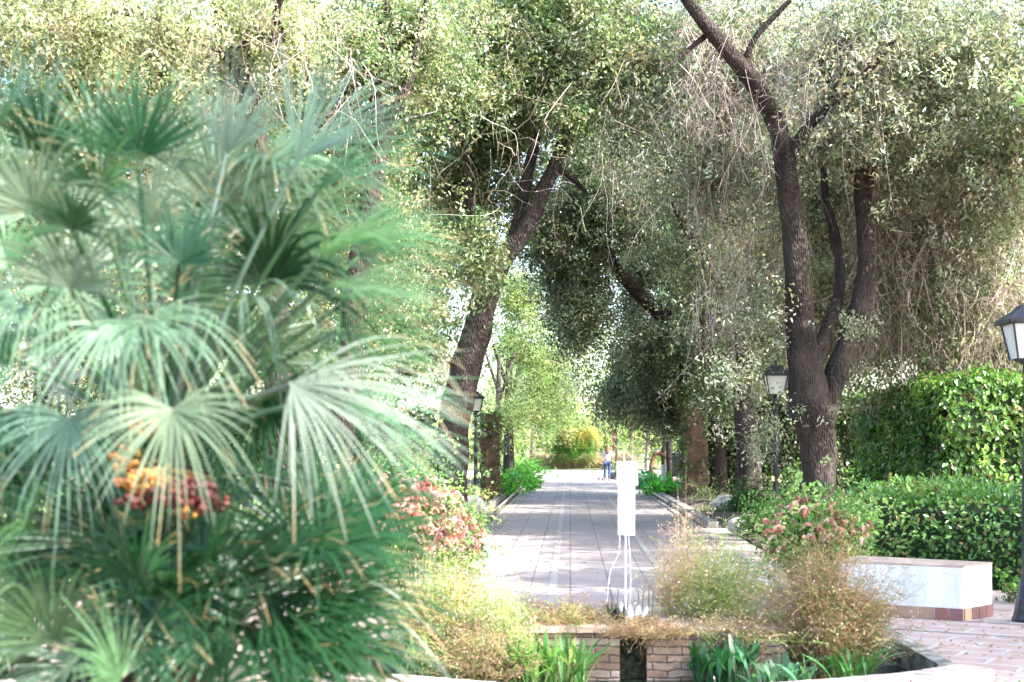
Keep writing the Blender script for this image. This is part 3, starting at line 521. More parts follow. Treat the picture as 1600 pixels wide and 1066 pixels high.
def leafy_box(name, label, cat, x0, x1, y0, y1, z1, dens, L, W, pal, m='leaf', sides='FLT', group=None, z0=0.0, out=.08, core_c=(.02, .035, .015), hd=.5):
    e = empty(name, ((x0+x1)/2, (y0+y1)/2, z0)); tag(e, label, cat, group)
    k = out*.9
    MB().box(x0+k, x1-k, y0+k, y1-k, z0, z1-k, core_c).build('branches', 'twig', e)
    fs = []
    if 'F' in sides: fs.append(((x0, y0, z0), (x1-x0, 0, 0), (0, 0, z1-z0), (0, -1, 0)))
    if 'L' in sides: fs.append(((x0, y0, z0), (0, y1-y0, 0), (0, 0, z1-z0), (-1, 0, 0)))
    if 'R' in sides: fs.append(((x1, y0, z0), (0, y1-y0, 0), (0, 0, z1-z0), (1, 0, 0)))
    if 'T' in sides: fs.append(((x0, y0, z1), (x1-x0, 0, 0), (0, y1-y0, 0), (0, 0, 1)))
    mb = MB(); leafy_faces(mb, fs, dens, L, W, pal, out, hangdown=hd); mb.build('leaves', m, e); return e
IVY = [(.045, .11, .025), (.08, .18, .035), (.12, .24, .04), (.20, .32, .07)]
LAU = [(.05, .13, .03), (.085, .20, .045), (.12, .26, .055), (.2, .33, .09)]
hg = leafy_box('clipped_hedge', 'clipped glossy green hedge behind the white bench', 'hedge', 3.76, 7.96, 16.77, 19.77, 1.0, 640, .085, .045, LAU, 'leaf_gloss', 'FLT', out=.11, hd=-.1)
hg.rotation_euler.z = math.radians(-29)
leafy_box('ivy_wall', 'tall bright green ivy covered wall at the right above the clipped hedge', 'ivy wall', 6.85, 12, 26, 34, 2.86, 330, .12, .10, IVY, 'leaf_gloss', 'FLT', out=.13)
leafy_box('ivy_wall', 'dark ivy covered wall behind the two dark right hand trunks', 'ivy wall', 4.6, 10.5, 44.5, 46, 3.1, 230, .13, .11, IVY[:3]+DRK, 'leaf_gloss', 'FLT', out=.14)
leafy_box('ivy_wall', 'ivy covered wall at the left behind the leaning trunk', 'ivy wall', -14, -3.9, 42, 43, 2.6, 150, .15, .12, IVY+GRN, 'leaf', 'FLT', out=.16)
def ivy_pillar(x, y, w, h, label):
    e = empty('stone_pillar', (x, y, 0)); tag(e, label, 'pillar', 'ivy clad stone pillars')
    mb = MB(); K = 12
    for k in range(K):
        a = R.uniform(-.02, .02, 2); mb.box(x-w/2+a[0], x+w/2+a[0], y-w/2+a[1], y+w/2+a[1], k*h/K+(0.002 if k else 0), (k+1)*h/K)
    mb.build('shaft', noise_mat('old_pillar_stone', (.07, .048, .035), (.2, .13, .09), 3, .9, .8, 14), e)
    mb = MB(); leafy_faces(mb, [((x-w/2, y-w/2, h*.0), (w*.3, 0, 0), (0, 0, h), (0, -1, 0)), ((x+w*.25, y-w/2, 0), (w*.25, 0, 0), (0, 0, h), (0, -1, 0)), ((x-w/2, y-w/2, 0), (0, w, 0), (0, 0, h), (-1, 0, 0)), ((x+w/2, y-w/2, 0), (0, w, 0), (0, 0, h), (1, 0, 0)), ((x-w/2, y-w/2, h*.75), (w, 0, 0), (0, 0, h*.28), (0, -1, 0)), ((x-w/2, y-w/2, h), (w, 0, 0), (0, w, 0), (0, 0, 1))], 260, .12, .09, IVY[:3]+DRK, .13)
    mb.build('ivy', 'leaf', e)
ivy_pillar(3.85, 44, .75, 3.4, 'brown stone pillar wrapped in ivy on the right of the path')
ivy_pillar(-2.42, 43, .55, 2.6, 'dark stone pillar wrapped in ivy behind the left lamp pole')
# shrubs and low plants (clumps)
def clump(name, label, cat, px, py, d, rx, ry, rd, n, L, W, pal, m='leaf_soft', group=None, seed=5, thr=-.9, extra=()):
    b_ = P(px, py, d); e = empty(name, (b_[0], b_[1], 0)); tag(e, label, cat, group)
    mb = MB(); crown(mb, [(px, py, d, rx, ry, rd, n)]+list(extra), L, W, pal, 10, max(.18, L*1.6), thr, 2.2, seed, -.2, .4); mb.build('leaves', m, e)
    mb = MB(); k = 26; a = R.uniform(0, 6.3, k); top = np.array([b_[0], b_[1], b_[2]])+np.stack([np.cos(a)*rx*d/F*.7, np.sin(a)*rd*.7, R.uniform(-.2, .6, k)*ry*d/F], 1)
    bot = np.stack([b_[0]+np.cos(a)*.1, b_[1]+np.sin(a)*.1, np.zeros(k)], 1); t = np.linspace(0, 1, 4)[None, :, None]
    strands(mb, bot[:, None]*(1-t)+top[:, None]*t, .008, pal_pick([(.12, .10, .06)], k)); mb.build('stems', 'twig', e)
    return e
clump('leafy_shrub', 'dark green shrub at the foot of the second dark trunk', 'shrub', 1168, 790, 33, 42, 34, .6, 1900, .09, .045, [(.05, .11, .04), (.07, .15, .05), (.04, .08, .03)], seed=61)
clump('leafy_shrub', 'low dark green shrub left of the pink flowering bush on the right', 'shrub', 1190, 815, 26.5, 38, 38, .5, 1800, .075, .04, [(.05, .13, .04), (.08, .17, .05)], seed=62)
clump('leafy_shrub', 'sparse grey green bush against the ivy pillar on the right', 'shrub', 1110, 775, 40, 42, 22, .6, 900, .09, .03, [(.10, .14, .06), (.13, .16, .08)], seed=63)
clump('leafy_shrub', 'small yellow green plant on the mulch by the rocks', 'shrub', 1105, 797, 35, 16, 9, .3, 160, .08, .035, LIM, seed=64)
clump('leafy_shrub', 'dark undergrowth under the ivy wall between the two trunks', 'shrub', 1235, 775, 36, 45, 30, .6, 1200, .1, .045, DRK+IVY[:1], seed=65)
clump('acanthus', 'bright green leafy clump on the left beside the rail', 'plant', 784, 757, 47, 24, 13, .6, 1100, .16, .07, [(.12, .34, .05), (.18, .42, .07), (.08, .26, .04)], seed=66, extra=[(772, 764, 46, 18, 12, .5, 500), (822, 757, 50, 16, 9, .4, 350)])
clump('acanthus', 'larger darker green leafy bush beyond the green topped bin', 'plant', 822, 736, 62, 28, 20, 1.2, 1600, .18, .08, [(.08, .24, .05), (.12, .30, .06)], seed=67, extra=[(800, 740, 64, 18, 18, .8, 600)])
clump('fern_bed', 'bright green ferns on the right by the pale bollard', 'plant', 1038, 764, 47, 26, 14, .8, 1300, .17, .06, [(.08, .34, .06), (.14, .40, .07), (.06, .24, .06)], seed=68)
clump('fern_bed', 'bluish green leafy plants left of the bright ferns', 'plant', 1012, 752, 54, 20, 12, .8, 900, .17, .07, [(.06, .2, .11), (.09, .26, .12)], seed=69)
clump('dry_undergrowth', 'yellowish weeds around the foot of the left lamp pole', 'plant', 740, 785, 36, 38, 22, .8, 1000, .09, .035, [(.2, .24, .08), (.13, .18, .06), (.3, .27, .12)], seed=70)
clump('leafy_shrub', 'green shrub under the leaning trunk behind the palm', 'shrub', 640, 720, 33, 60, 45, 1.0, 2600, .10, .05, GRN+YEL[:1], seed=71)
clump('leafy_shrub', 'sunlit green shrub seen between palm fronds at the left', 'shrub', 470, 640, 30, 80, 90, 1.2, 4500, .09, .05, LIM, seed=72)
clump('leafy_shrub', 'mixed green shrub behind the left part of the palm', 'shrub', 150, 640, 28, 160, 110, 1.4, 5200, .10, .05, GRN+LIM[:2], seed=73)
clump('leafy_shrub', 'low green shrub right of the bench behind the lamp base', 'shrub', 1590, 935, 15.6, 18, 30, .3, 300, .07, .035, LAU, seed=74)
clump('leafy_shrub', 'dark green undergrowth behind the palm trunk', 'shrub', 330, 850, 13, 150, 90, .8, 3800, .07, .035, GRN[:3], seed=75)
clump('leafy_shrub', 'dark green undergrowth at the lower left behind the palm', 'shrub', 60, 840, 12, 150, 110, .8, 3600, .07, .035, GRN[:3], seed=76)
clump('leafy_shrub', 'green leafy bush between the palm and the pink flowering bush', 'shrub', 520, 800, 17, 75, 75, .7, 2600, .07, .035, GRN[:3]+LIM[:1], seed=77)
# far orange grass & cycad
e = empty('grass_border', (0, 97, 0)); tag(e, 'border of sunlit orange ornamental grass at the far end of the path', 'grass', kind='stuff')
mb = MB(); n = 9000; px = R.uniform(835, 990, n); dd = R.uniform(94, 99, n); base = np.stack([(px-VX)*dd/F, dd, np.full(n, .05)], 1)
t = np.linspace(0, 1, 4)[None, :, None]; h = R.uniform(.4, 1.15, (n, 1, 1))*(1-.35*np.abs(np.sin(px/14.))[:, None, None]); ln = R.normal(0, .35, (n, 1, 3)); ln[..., 2] = 0
strands(mb, base[:, None]+np.array([0, 0, 1.])*h*t+ln*t*t, .02, pal_pick([(.5, .38, .26), (.55, .46, .32), (.42, .42, .24)], n)); o = mb.build('blades', 'flower', e)
def cycad_tier(mb, c, rad, n, up, pal, K=7):
    for i in range(n):
        a = R.uniform(0, 6.283); L = rad*R.uniform(.8, 1.1); el = up*R.uniform(.6, 1.3)
        t = np.linspace(0, 1, K); h = np.array([math.cos(a), math.sin(a), 0.]); pts = c+np.outer(t*L, h)+np.outer(el*L*(t-1.0*t**2.2), (0, 0, 1.))
        s = np.cross(h, (0, 0, 1)); col = pal_pick(pal, 1)[0]
        tt = np.linspace(.08, 1, 26); q = np.stack([np.interp(tt, t, pts[:, k]) for k in range(3)], 1)
        for sg in (-1, 1):
            A = unit(np.tile(s*sg, (26, 1))+h*.7+np.array([0, 0, .2])); Nn = np.tile((0, 0, 1.), (26, 1))
            leaf_quads(mb, q, A, Nn, .32*L*np.sin(np.pi*np.clip(tt, .05, .97))**.6+.02, .05*L, np.tile(col, (26, 1)))
e = empty('cycad', (.3, 93, 0)); tag(e, 'round cycad with yellow upper and green lower fronds at the path end', 'cycad')
c0 = P(898, 712, 93); MB().lathe([(.25, -.3), (.22, .5), (.18, 1.3), (.1, 1.4)], c0, 10).build('trunk', 'bark_pale', e)
mb = MB(); cycad_tier(mb, P(897, 722, 93), 1.5, 150, 3.2, [(.09, .22, .05), (.14, .3, .07)]); mb.build('lower_fronds', 'leaf_gloss', e)
mb = MB(); cycad_tier(mb, P(902, 700, 93), 1.6, 60, 2.4, [(.34, .34, .12), (.4, .36, .15)]); mb.build('upper_fronds', 'leaf_gloss', e)
# ---------------------------------------------------------------- small things along the path
c = G(803, 770); e = empty('litter_bin', tuple(c)); tag(e, 'grey litter bin with a bright green lid on the left of the path', 'litter bin')
MB().lathe([(.15, 0), (.17, .1), (.18, .78), (.17, .8)], c, 16).build('body', 'grey_metal', e); MB().lathe([(.22, .80), (.22, .88), (.18, .95), (.05, 1.02), (0, 1.02)], c, 16).build('lid', 'green_plastic', e); e.scale = (.74, .74, .74)
c = G(1037, 775); e = empty('bollard', tuple(c)); tag(e, 'pale short round bollard among the bright ferns', 'bollard')
MB().lathe([(.085, 0), (.085, .5)], c, 14).build('shaft', 'stone', e); MB().lathe([(.09, .505), (.09, 1.0), (.07, 1.03), (0, 1.03)], c, 14).build('head', 'white_plaster', e)
c = G(708, 800); e = empty('post_box', tuple(c)); tag(e, 'grey round topped service box beside the pink bush on the left', 'service box')
mb = MB(); w, dp, hh = .13, .1, .42; prof = [(-w, 0), (w, 0), (w, hh)]+[(w*math.cos(a), hh+w*.6*math.sin(a)) for a in np.linspace(.3, 2.84, 7)]+[(-w, hh)]
n = len(prof); V = [(c[0]+a, c[1]-dp, b_) for a, b_ in prof]+[(c[0]+a, c[1]+dp, b_) for a, b_ in prof]
mb.add(V, [(i, (i+1) % n, (i+1) % n+n, i+n) for i in range(n)]); mb.add(V[:n], [tuple(range(n))]); mb.build('cabinet', 'grey_metal', e); MB().box(c[0]-w*.7, c[0]+w*.7, c[1]-dp-.01, c[1]-dp-.002, .1, .38).build('door', 'kerb', e)
# information board
e = empty('information_board', tuple(G(1048, 765))); tag(e, 'dark information board with slanting panel on posts in front of the ivy pillar', 'board')
X0, X1, Yb = 3.72, 4.35, 52.
Zt = P(0, 707, 52)[2]
MB().box(X0, X1, Yb, Yb+.05, Zt-.9, Zt-.03).build('panel', 'dark', e)
MB().box(X0-.02, X1+.02, Yb-.03, Yb+.08, Zt-.028, Zt+.03).build('top_edge', 'grey_metal', e)
MB().box(X0+.42, X0+.52, Yb-.06, Yb-.002, 0, Zt-.25).build('post', 'stone', e); MB().box(X1+.03, X1+.12, Yb-.02, Yb+.07, 0, Zt+.02).build('post', 'dark', e)
# rusty sculpture
e = empty('sculpture', tuple(G(1018, 760))); tag(e, 'rusty brown bent arch sculpture behind the ferns', 'sculpture')
p, r = pix_path([(1014, 768, 58, 6.5), (1018, 735, 58, 4.5), (1019, 722, 58, 3), (1022, 712, 58, 3), (1028, 708, 58, 4.5), (1036, 709, 58, 5), (1044, 716, 58, 3.5)])
MB().tube(p, r, 10, wob=.12).build('bent_body', 'rust', e); MB().box(P(1022, 0, 58)[0], P(1036, 0, 58)[0], 57.9, 58.1, P(0, 706, 58)[2], P(0, 702, 58)[2]).build('cap', 'grey_metal', e)
# pole with pots
e = empty('flower_pot_pole', tuple(P(963, 745, 72))); e.location.z = 0; tag(e, 'slender dark pole carrying hanging terracotta pots beyond the standing woman', 'pole')
c = P(963, 745, 72); MB().lathe([(.06, 0), (.045, 3.6), (.0, 3.62)], (c[0], c[1], 0), 10).build('pole', 'lamp', e)
for py in (676, 687, 700):
    b_ = P(959.3, py, 72); MB().lathe([(.07, -.16), (.12, .06), (.135, .06), (.135, .13), (.1, .13)], b_, 12).build('pot', 'pot', e)
    MB().tube([(c[0], c[1], b_[2]+.08), (b_[0], b_[1], b_[2]+.08)], .012, 6).build('bracket', 'lamp', e)
c = G(960, 749); e = empty('planter', tuple(c)); tag(e, 'dark square planter with a small green plant beside the woman', 'planter')
MB().prism([(c[0]-.2, c[1]-.2), (c[0]+.2, c[1]-.2), (c[0]+.2, c[1]+.2), (c[0]-.2, c[1]+.2)], 0.012, .34).build('box', 'dark', e)
mb = MB(); crown(mb, [(959, 731, c[1], 7, 9, .2, 220)], .12, .06, LIM, 8, .2, -3, 1, 2); mb.build('foliage', 'leaf_soft', e)
# distant pale posts
e = empty('wire_fence', (3.5, 80, 0)); tag(e, 'thin wire fence with grey posts right of the white fountain head', 'fence')
for px in (975, 988, 1004, 1012):
    c = P(px, 0, 80); MB().lathe([(.03, 0), (.03, 1.1), (0, 1.12)], (c[0], 80, 0), 8).build('post', 'grey_metal', e)
mb = MB(); a, b_ = P(970, 0, 80)[0], P(1020, 0, 80)[0]
for z in (.3, .6, .9): mb.tube([(a, 80, z), (b_, 80, z)], .008, 5)
mb.build('wire', 'grey_metal', e)
# rocks
def rock(px, py, r, label, m='stone', seed=1):
    g = np.random.default_rng(seed); c = G(px, py); bm = bmesh.new(); bmesh.ops.create_icosphere(bm, subdivisions=3, radius=1)
    for v in bm.verts:
        p_ = np.array(v.co); k = 1+.18*nz(p_[None], 1.7, seed)[0]+.06*nz(p_[None], 5, seed+1)[0]; v.co = Vector((p_[0]*r*k*1.15, p_[1]*r*k, p_[2]*r*k*.95))
    me = bpy.data.meshes.new('rock'); bm.to_mesh(me); bm.free(); me.materials.append(M[m]); o = bpy.data.objects.new('garden_rock', me); o.location = (c[0], c[1], r*.5+.1); COL.objects.link(o)
    tag(o, label, 'rock', 'rocks in the planting beds')
rock(1133, 806, .27, 'tall pale tan rock beside the dark green shrub', seed=3)
rock(1120, 804, .17, 'small bluish grey rock left of the tall pale one', 'grey_metal', 5)
rock(1152, 836, .16, 'low pale rock at the front edge of the right bed', seed=7)
rock(1268, 905, .14, 'grey stone under the pink bush on the right', 'kerb', 9)
rock(733, 812, .3, 'flat pale boulder at the left edge of the path by the lamp pole', 'rim', 12)
# ---------------------------------------------------------------- flowering shrimp bushes
def shrimp_bush(label, blobs, nfl, seed):
    c = P(*blobs[0][:3]); e = empty('flowering_bush', (c[0], c[1], 0)); tag(e, label, 'flowering bush', 'pink flowering bushes by the path')
    mb = MB(); crown(mb, blobs, .06, .042, [(.13, .26, .08), (.19, .32, .11), (.27, .35, .16), (.09, .19, .06)], 9, .16, -1.6, 2.5, seed, -.3, .4); mb.build('leaves', 'leaf_soft', e)
    fl = MB(); pal = [(.52, .25, .21), (.62, .38, .33), (.42, .16, .14), (.70, .52, .46)]
    for (px, py, d, rx, ry, rd, n) in blobs:
        k = int(nfl*n/sum(b_[6] for b_ in blobs)); q = rnd_dir(k); q[:, 1] = -np.abs(q[:, 1]); q[:, 2] = np.abs(q[:, 2])*1.0-.15
        p = P(px, py, d)+q*np.array([rx*d/F, rd, ry*d/F])*R.uniform(.85, 1.12, (k, 1))
        K = 6; t = np.linspace(0, 1, K)[None, :, None]; o = rnd_dir(k)[:, None]; o[..., 2] = 0; ln = R.uniform(.06, .11, (k, 1, 1))
        Pl = p[:, None]+o*ln*t*1.1+np.array([0, 0, 1.])*(ln*(1.0*t-1.5*t*t)); rr = .019*np.sin(np.linspace(.5, 2.9, K))[None]*np.ones((k, 1))
        cols = pal_pick(pal, k, .15); strands(fl, Pl, rr, cols, 5)
        C = Pl.reshape(-1, 3); A = rnd_dir(len(C)); leaf_quads(fl, np.repeat(C, 2, 0), rnd_dir(len(C)*2), rnd_dir(len(C)*2), .034, .026, np.repeat(np.repeat(cols, K, 0), 2, 0)*1.15)
    fl.build('flower_spikes', 'flower', e)
    mb = MB(); k = 40; a = R.uniform(0, 6.3, k); rx, rd, ry = blobs[0][3]*blobs[0][2]/F, blobs[0][5], blobs[0][4]*blobs[0][2]/F
    top = c+np.stack([np.cos(a)*rx*.8, np.sin(a)*rd*.8, R.uniform(-.2, .7, k)*ry], 1); bot = np.stack([c[0]+np.cos(a)*.15, c[1]+np.sin(a)*.15, np.zeros(k)], 1); t = np.linspace(0, 1, 4)[None, :, None]
    strands(mb, bot[:, None]*(1-t)+top[:, None]*t, .006, pal_pick([(.2, .14, .08)], k)); mb.build('stems', 'twig', e)
shrimp_bush('green bush with red and pink shrimp flowers to the left of the white bench', [(1265, 828, 16.5, 68, 62, .55, 3800), (1325, 838, 16.4, 40, 45, .4, 1300), (1225, 860, 16.6, 35, 40, .4, 900)], 120, 81)
shrimp_bush('pink flowering bush between the palm and the tiled path', [(655, 820, 15.5, 75, 82, .6, 4200), (715, 850, 15.2, 42, 60, .45, 1600), (600, 800, 15.6, 55, 66, .5, 1700)], 640, 82)
# ---------------------------------------------------------------- airy grasses
def airy(label, px, pyb, d, wpx, hpx, n, pal, fpal, seed, z0=-.15, fsize=.016, lean=0.):
    b0 = P(px, pyb, d); e = empty('airy_grass', (b0[0], b0[1], z0)); tag(e, label, 'ornamental grass', 'airy flowering grasses round the pool', 'thing')
    w = wpx*d/F; H = hpx*d/F; K = 7; t = np.linspace(0, 1, K)[None, :, None]
    base = np.stack([b0[0]+R.normal(0, w*.22, n), b0[1]+R.normal(0, .12, n), np.full(n, z0)], 1)
    o = np.stack([R.normal(lean*w, w*.62, n), R.normal(0, .28, n), np.zeros(n)], 1); h = (b0[2]-z0+H)*R.uniform(.3, 1.0, n)**.8*np.exp(R.normal(0, .16, n))*(1-.2*(np.abs(o[:, 0]-lean*w)/w))
    St = base[:, None]+np.array([0, 0, 1.])*h[:, None, None]*t+o[:, None]*(t**1.5)
    mb = MB(); cols = pal_pick(pal, n); strands(mb, St, .0032*(1.3-t[..., 0]), cols)
    bl = MB()
    nb = 9; s = R.uniform(.38, 1, (n, nb)); idx = np.clip((s*(K-1)).astype(int), 0, K-2); fr = (s*(K-1)-idx)[..., None]
    p0 = St[np.arange(n)[:, None], idx]*(1-fr)+St[np.arange(n)[:, None], idx+1]*fr; p0 = p0.reshape(-1, 3); m_ = len(p0)
    dr = unit(R.normal(0, 1, (m_, 3))*np.array([1, 1, .5])+np.array([0, 0, .6])); ln = R.uniform(.06, .2, (m_, 1, 1)); t2 = np.linspace(0, 1, 4)[None, :, None]
    Br = p0[:, None]+dr[:, None]*ln*t2+np.array([0, 0, -.35])*ln*t2*t2
    strands(mb, Br, .0015, np.repeat(cols, nb, 0)); mb.build('stems', 'leaf_soft', e)
    nf = 3; fp = Br[:, R.integers(1, 4, nf)].reshape(-1, 3)+R.normal(0, .01, (m_*nf, 3)); k = len(fp)
    leaf_quads(bl, fp, rnd_dir(k), rnd_dir(k), fsize*R.uniform(.4, 1.7, k), fsize*.7, pal_pick(fpal, k, .2)); bl.build('florets', 'flower', e)
TAN = [(.40, .28, .17), (.48, .36, .23), (.30, .22, .13)]; SG = [(.22, .32, .10), (.33, .41, .15), (.46, .49, .22)]
PF = [(.7, .6, .56), (.8, .74, .72), (.55, .4, .3)]
airy('pale yellow green airy grass right of the fountain spout', 1120, 1000, 12.2, 80, 170, 430, SG, SG+PF+[(.55, .5, .2)], 1)
airy('thin brown airy grass heads above the path right of the spout', 1075, 985, 12.5, 45, 165, 260, [(.5, .36, .27), (.58, .44, .34)], [(.55, .4, .3), (.62, .5, .4)], 2, lean=-.1)
airy('dense brown airy grass in front of the white bench', 1285, 1030, 11.6, 95, 185, 640, TAN+SG[:1], TAN+TAN+PF[:1]+SG[:1], 3)
airy('green airy grass at the left side of the pool below the pink bush', 700, 1030, 12.0, 85, 150, 800, SG+TAN[:1], SG+TAN+PF[:2], 4)
airy('low tan airy grass on the brick plinth at the left of the spout', 880, 985, 11.9, 90, 42, 160, TAN+SG[:1], TAN+SG[:1], 5, z0=.2)
airy('low tan airy grass draped over the brick plinth under the spout', 1010, 1000, 11.5, 60, 24, 150, TAN, TAN, 6, z0=.2)
airy('fine brown grass in the pool at the bottom near the dark fan fronds', 760, 1066, 11.2, 70, 90, 260, TAN+SG[:1], TAN, 7)
airy('dark green stemmed grass with white dots by the right corner of the pool', 1345, 1040, 11.9, 35, 130, 150, [(.1, .22, .06), (.16, .28, .08)], PF+[(.12, .25, .07)], 8)
airy('straggling tan and green grass along the top of the brick plinth at the right', 1150, 1000, 11.6, 70, 40, 130, TAN+SG, TAN+PF[:1], 9, z0=.15)
airy('tall yellow green grass tuft in the pool left of the leafy water plant', 790, 1040, 11.5, 45, 110, 260, SG, SG+PF, 10)
# ---------------------------------------------------------------- broad leaved water plants
def water_plant(label, px, py, d, wpx, H, n, pal, bw=.022, z0=-.17):
    b0 = P(px, py, d); e = empty('water_plant', (b0[0], d, z0)); tag(e, label, 'water plant', 'broad leaved plants standing in the pool')
    w = wpx*d/F; mb = MB()
    for i in range(n):
        base = np.array([b0[0]+R.uniform(-w, w), d+R.normal(0, .12), z0]); az = R.uniform(0, 6.283); h = H*R.uniform(.55, 1.1); ou = h*R.uniform(.05, 1.0)
        dr = np.array([math.cos(az), math.sin(az), 0]); s = np.array([-dr[1], dr[0], 0]); K = 8; t = np.linspace(0, 1, K)
        pts = base+np.outer(t*h-h*.28*t**3*(ou/h), (0, 0, 1))+np.outer(ou*t**1.8, dr); wd = np.where(t < .45, .004+0*t, bw*np.sin(np.pi*np.clip((t-.42)/.58, 0.02, .985))**.7*R.uniform(.8, 1.3))+.0015
        V = np.stack([pts-s*wd[:, None]+np.array([0, 0, .25])*wd[:, None], pts, pts+s*wd[:, None]+np.array([0, 0, .25])*wd[:, None]], 1).reshape(-1, 3)
        Fc = [(k*3+j, k*3+j+1, k*3+j+4, k*3+j+3) for k in range(K-1) for j in (0, 1)]
        mb.add(V, Fc, pal_pick(pal, 1)[0], True)
    mb.build('leaves', 'leaf_gloss', e); return e
WP = [(.09, .24, .05), (.14, .31, .07), (.24, .34, .12), (.06, .16, .04)]
water_plant('sunlit broad leaved plant in the pool left of the brick niche', 855, 1060, 11.1, 62, .44, 170, WP, .013)
water_plant('dark green broad leaved plant in the pool right of the brick niche', 1130, 1060, 11.1, 46, .42, 110, [(.035, .12, .05), (.05, .16, .07), (.03, .1, .03)], .019)
water_plant('pale green arching leaves in front of the brown grass at the right', 1225, 1075, 10.75, 45, .34, 50, [(.10, .22, .12), (.13, .26, .15)], .022)
water_plant('deep green strap leaves at the right corner of the pool', 1325, 1060, 11.3, 35, .36, 55, [(.07, .24, .06), (.1, .3, .08)], .014)
water_plant('pale curved leaf sprig at the bottom right corner of the paving', 1590, 1085, 9.6, 22, .14, 12, [(.14, .3, .12)], .02, 0)
water_plant('green strap leaves on the left side of the pool under the airy grass', 690, 1066, 11.4, 70, .4, 60, WP, .015)
# ---------------------------------------------------------------- fountain spout
fy = 11.8; c = P(977, 0, fy)[0]; zz = lambda y: CH+(HZ-y)*fy/F; mx_ = lambda p: (p-VX)*fy/F
e = empty('fountain_spout', (c, fy, .25)); tag(e, 'white square headed fountain spout on a thin white pole', 'fountain spout')
MB().box(mx_(964), mx_(996), fy-.06, fy+.06, zz(758), zz(721)).build('head', 'white_metal', e)
mb = MB(); mb.box(mx_(977), mx_(991.5), fy-.045, fy+.045, zz(836), zz(758)-.002); mb.box(mx_(965.5), mx_(977)-.002, fy-.01, fy+.045, zz(836), zz(758)-.002); mb.build('body', 'white_metal', e)
MB().tube([(mx_(977.5), fy, zz(836)-.002), (mx_(977.5), fy, zz(900)), (mx_(977.5), fy, .25)], .008, 8).build('pole', 'white_metal', e)
m, nt, b = mat('falling_water'); b.inputs['Base Color'].default_value = (.85, .9, .95, 1); b.inputs['Roughness'].default_value = .15; b.inputs['Transmission Weight'].default_value = .55; b.inputs['IOR'].default_value = 1.33; M['fallwater'] = m
for pts in ([(970, 770), (969, 800), (968, 838), (967, 860), (961, 876), (954, 890), (950, 915), (948, 940)], [(982, 838), (984, 870), (985, 905), (984, 940)]):
    q = smooth_path(np.array([(mx_(a), fy-.03-.02*i*.3, zz(b_)) for i, (a, b_) in enumerate(pts)]), 6); w = MB()
    rr = .0036*(1+.5*np.sin(np.arange(len(q))*1.7)+.3*np.sin(np.arange(len(q))*3.1)); w.tube(q, rr, 7)
    k = 40; pp_ = q[R.integers(0, len(q), k)]+R.normal(0, .014, (k, 3)); leaf_quads(w, pp_, rnd_dir(k), rnd_dir(k), .012, .01, np.full((k, 3), .8))
    tag(w.build('water_stream', 'fallwater'), 'thin stream of falling water ' + ('bending left of the white pole' if pts[0][0] == 970 else 'just right of the white pole'), 'water jet')
e = empty('petal_ring', (c, fy, .25)); tag(e, 'ring of upright pale petal shaped leaves with dark stalks at the foot of the spout', 'ornament')
for i, (px, hh, lean, dk) in enumerate(((948, 26, -.5, 1), (955, 30, -.35, 1), (962, 28, -.2, 1), (970, 30, -.1, 0), (984, 28, .0, 0), (998, 26, .1, 0), (1012, 24, .2, 0), (976, 24, 0, 1), (966, 22, 0, 1))):
    x0 = mx_(975+(px-975)*.55); z0 = .255; H = hh*fy/F*1.1; K = 8; t = np.linspace(0, 1, K); yy = fy-.05+R.uniform(-.06, .1)
    X = x0+(mx_(px)-x0)*t**.8; Zs = z0+H*t; W = .035*np.sin(np.pi*np.clip(t*.86+.1, 0, 1))**.8*(1 if not dk else .55); Y = yy-.03*np.sin(np.pi*t)
    V = np.stack([np.stack([X-W, Y+.012, Zs], 1), np.stack([X, Y-.006, Zs], 1), np.stack([X+W, Y+.012, Zs], 1), np.stack([X, Y+.012, Zs], 1)], 1).reshape(-1, 3)
    Fc = [(k*4+j, k*4+(j+1) % 4, (k+1)*4+(j+1) % 4, (k+1)*4+j) for k in range(K-1) for j in range(4)]
    MB().add(V, Fc, smooth=True).build('petal', 'dark_stone' if dk else 'white_plaster', e)
for px, dx in ((952, -4), (958, -6), (963, 4), (999, -2), (1003, 4), (1014, 0), (1019, 3)):
    a = (mx_(px), fy+.02, .28); m2 = (mx_(px+dx*.5), fy+.02, zz(935)); m3 = (mx_(px+dx), fy+.02, zz(921)); MB().tube([a, m2, m3, (m3[0]-.025, m3[1], m3[2]-.008)], .0035, 6).build('stalk', 'dark', e)
# ---------------------------------------------------------------- person
def skin_mesh(name, verts, edges, radii, m, parent=None, root=0, sub=1):
    me = bpy.data.meshes.new(name); me.from_pydata(verts, edges, []); o = bpy.data.objects.new(name, me); COL.objects.link(o)
    md = o.modifiers.new('s', 'SKIN'); sk = me.skin_vertices[0].data if me.skin_vertices else None
    if sk is None:
        bpy.context.view_layer.objects.active = o; bpy.context.view_layer.update(); sk = me.skin_vertices[0].data
    for i, r in enumerate(radii): sk[i].radius = r if isinstance(r, tuple) else (r, r); sk[i].use_root = (i == root)
    ss = o.modifiers.new('ss', 'SUBSURF'); ss.levels = sub; ss.render_levels = sub
    dg = bpy.context.evaluated_depsgraph_get(); ev = o.evaluated_get(dg); m2 = bpy.data.meshes.new_from_object(ev); m2.materials.clear(); m2.materials.append(M[m])
    for p_ in m2.polygons: p_.use_smooth = True
    o.modifiers.clear(); o.data = m2
    if parent is not None: o.parent = parent
    return o
pc = G(949, 752)
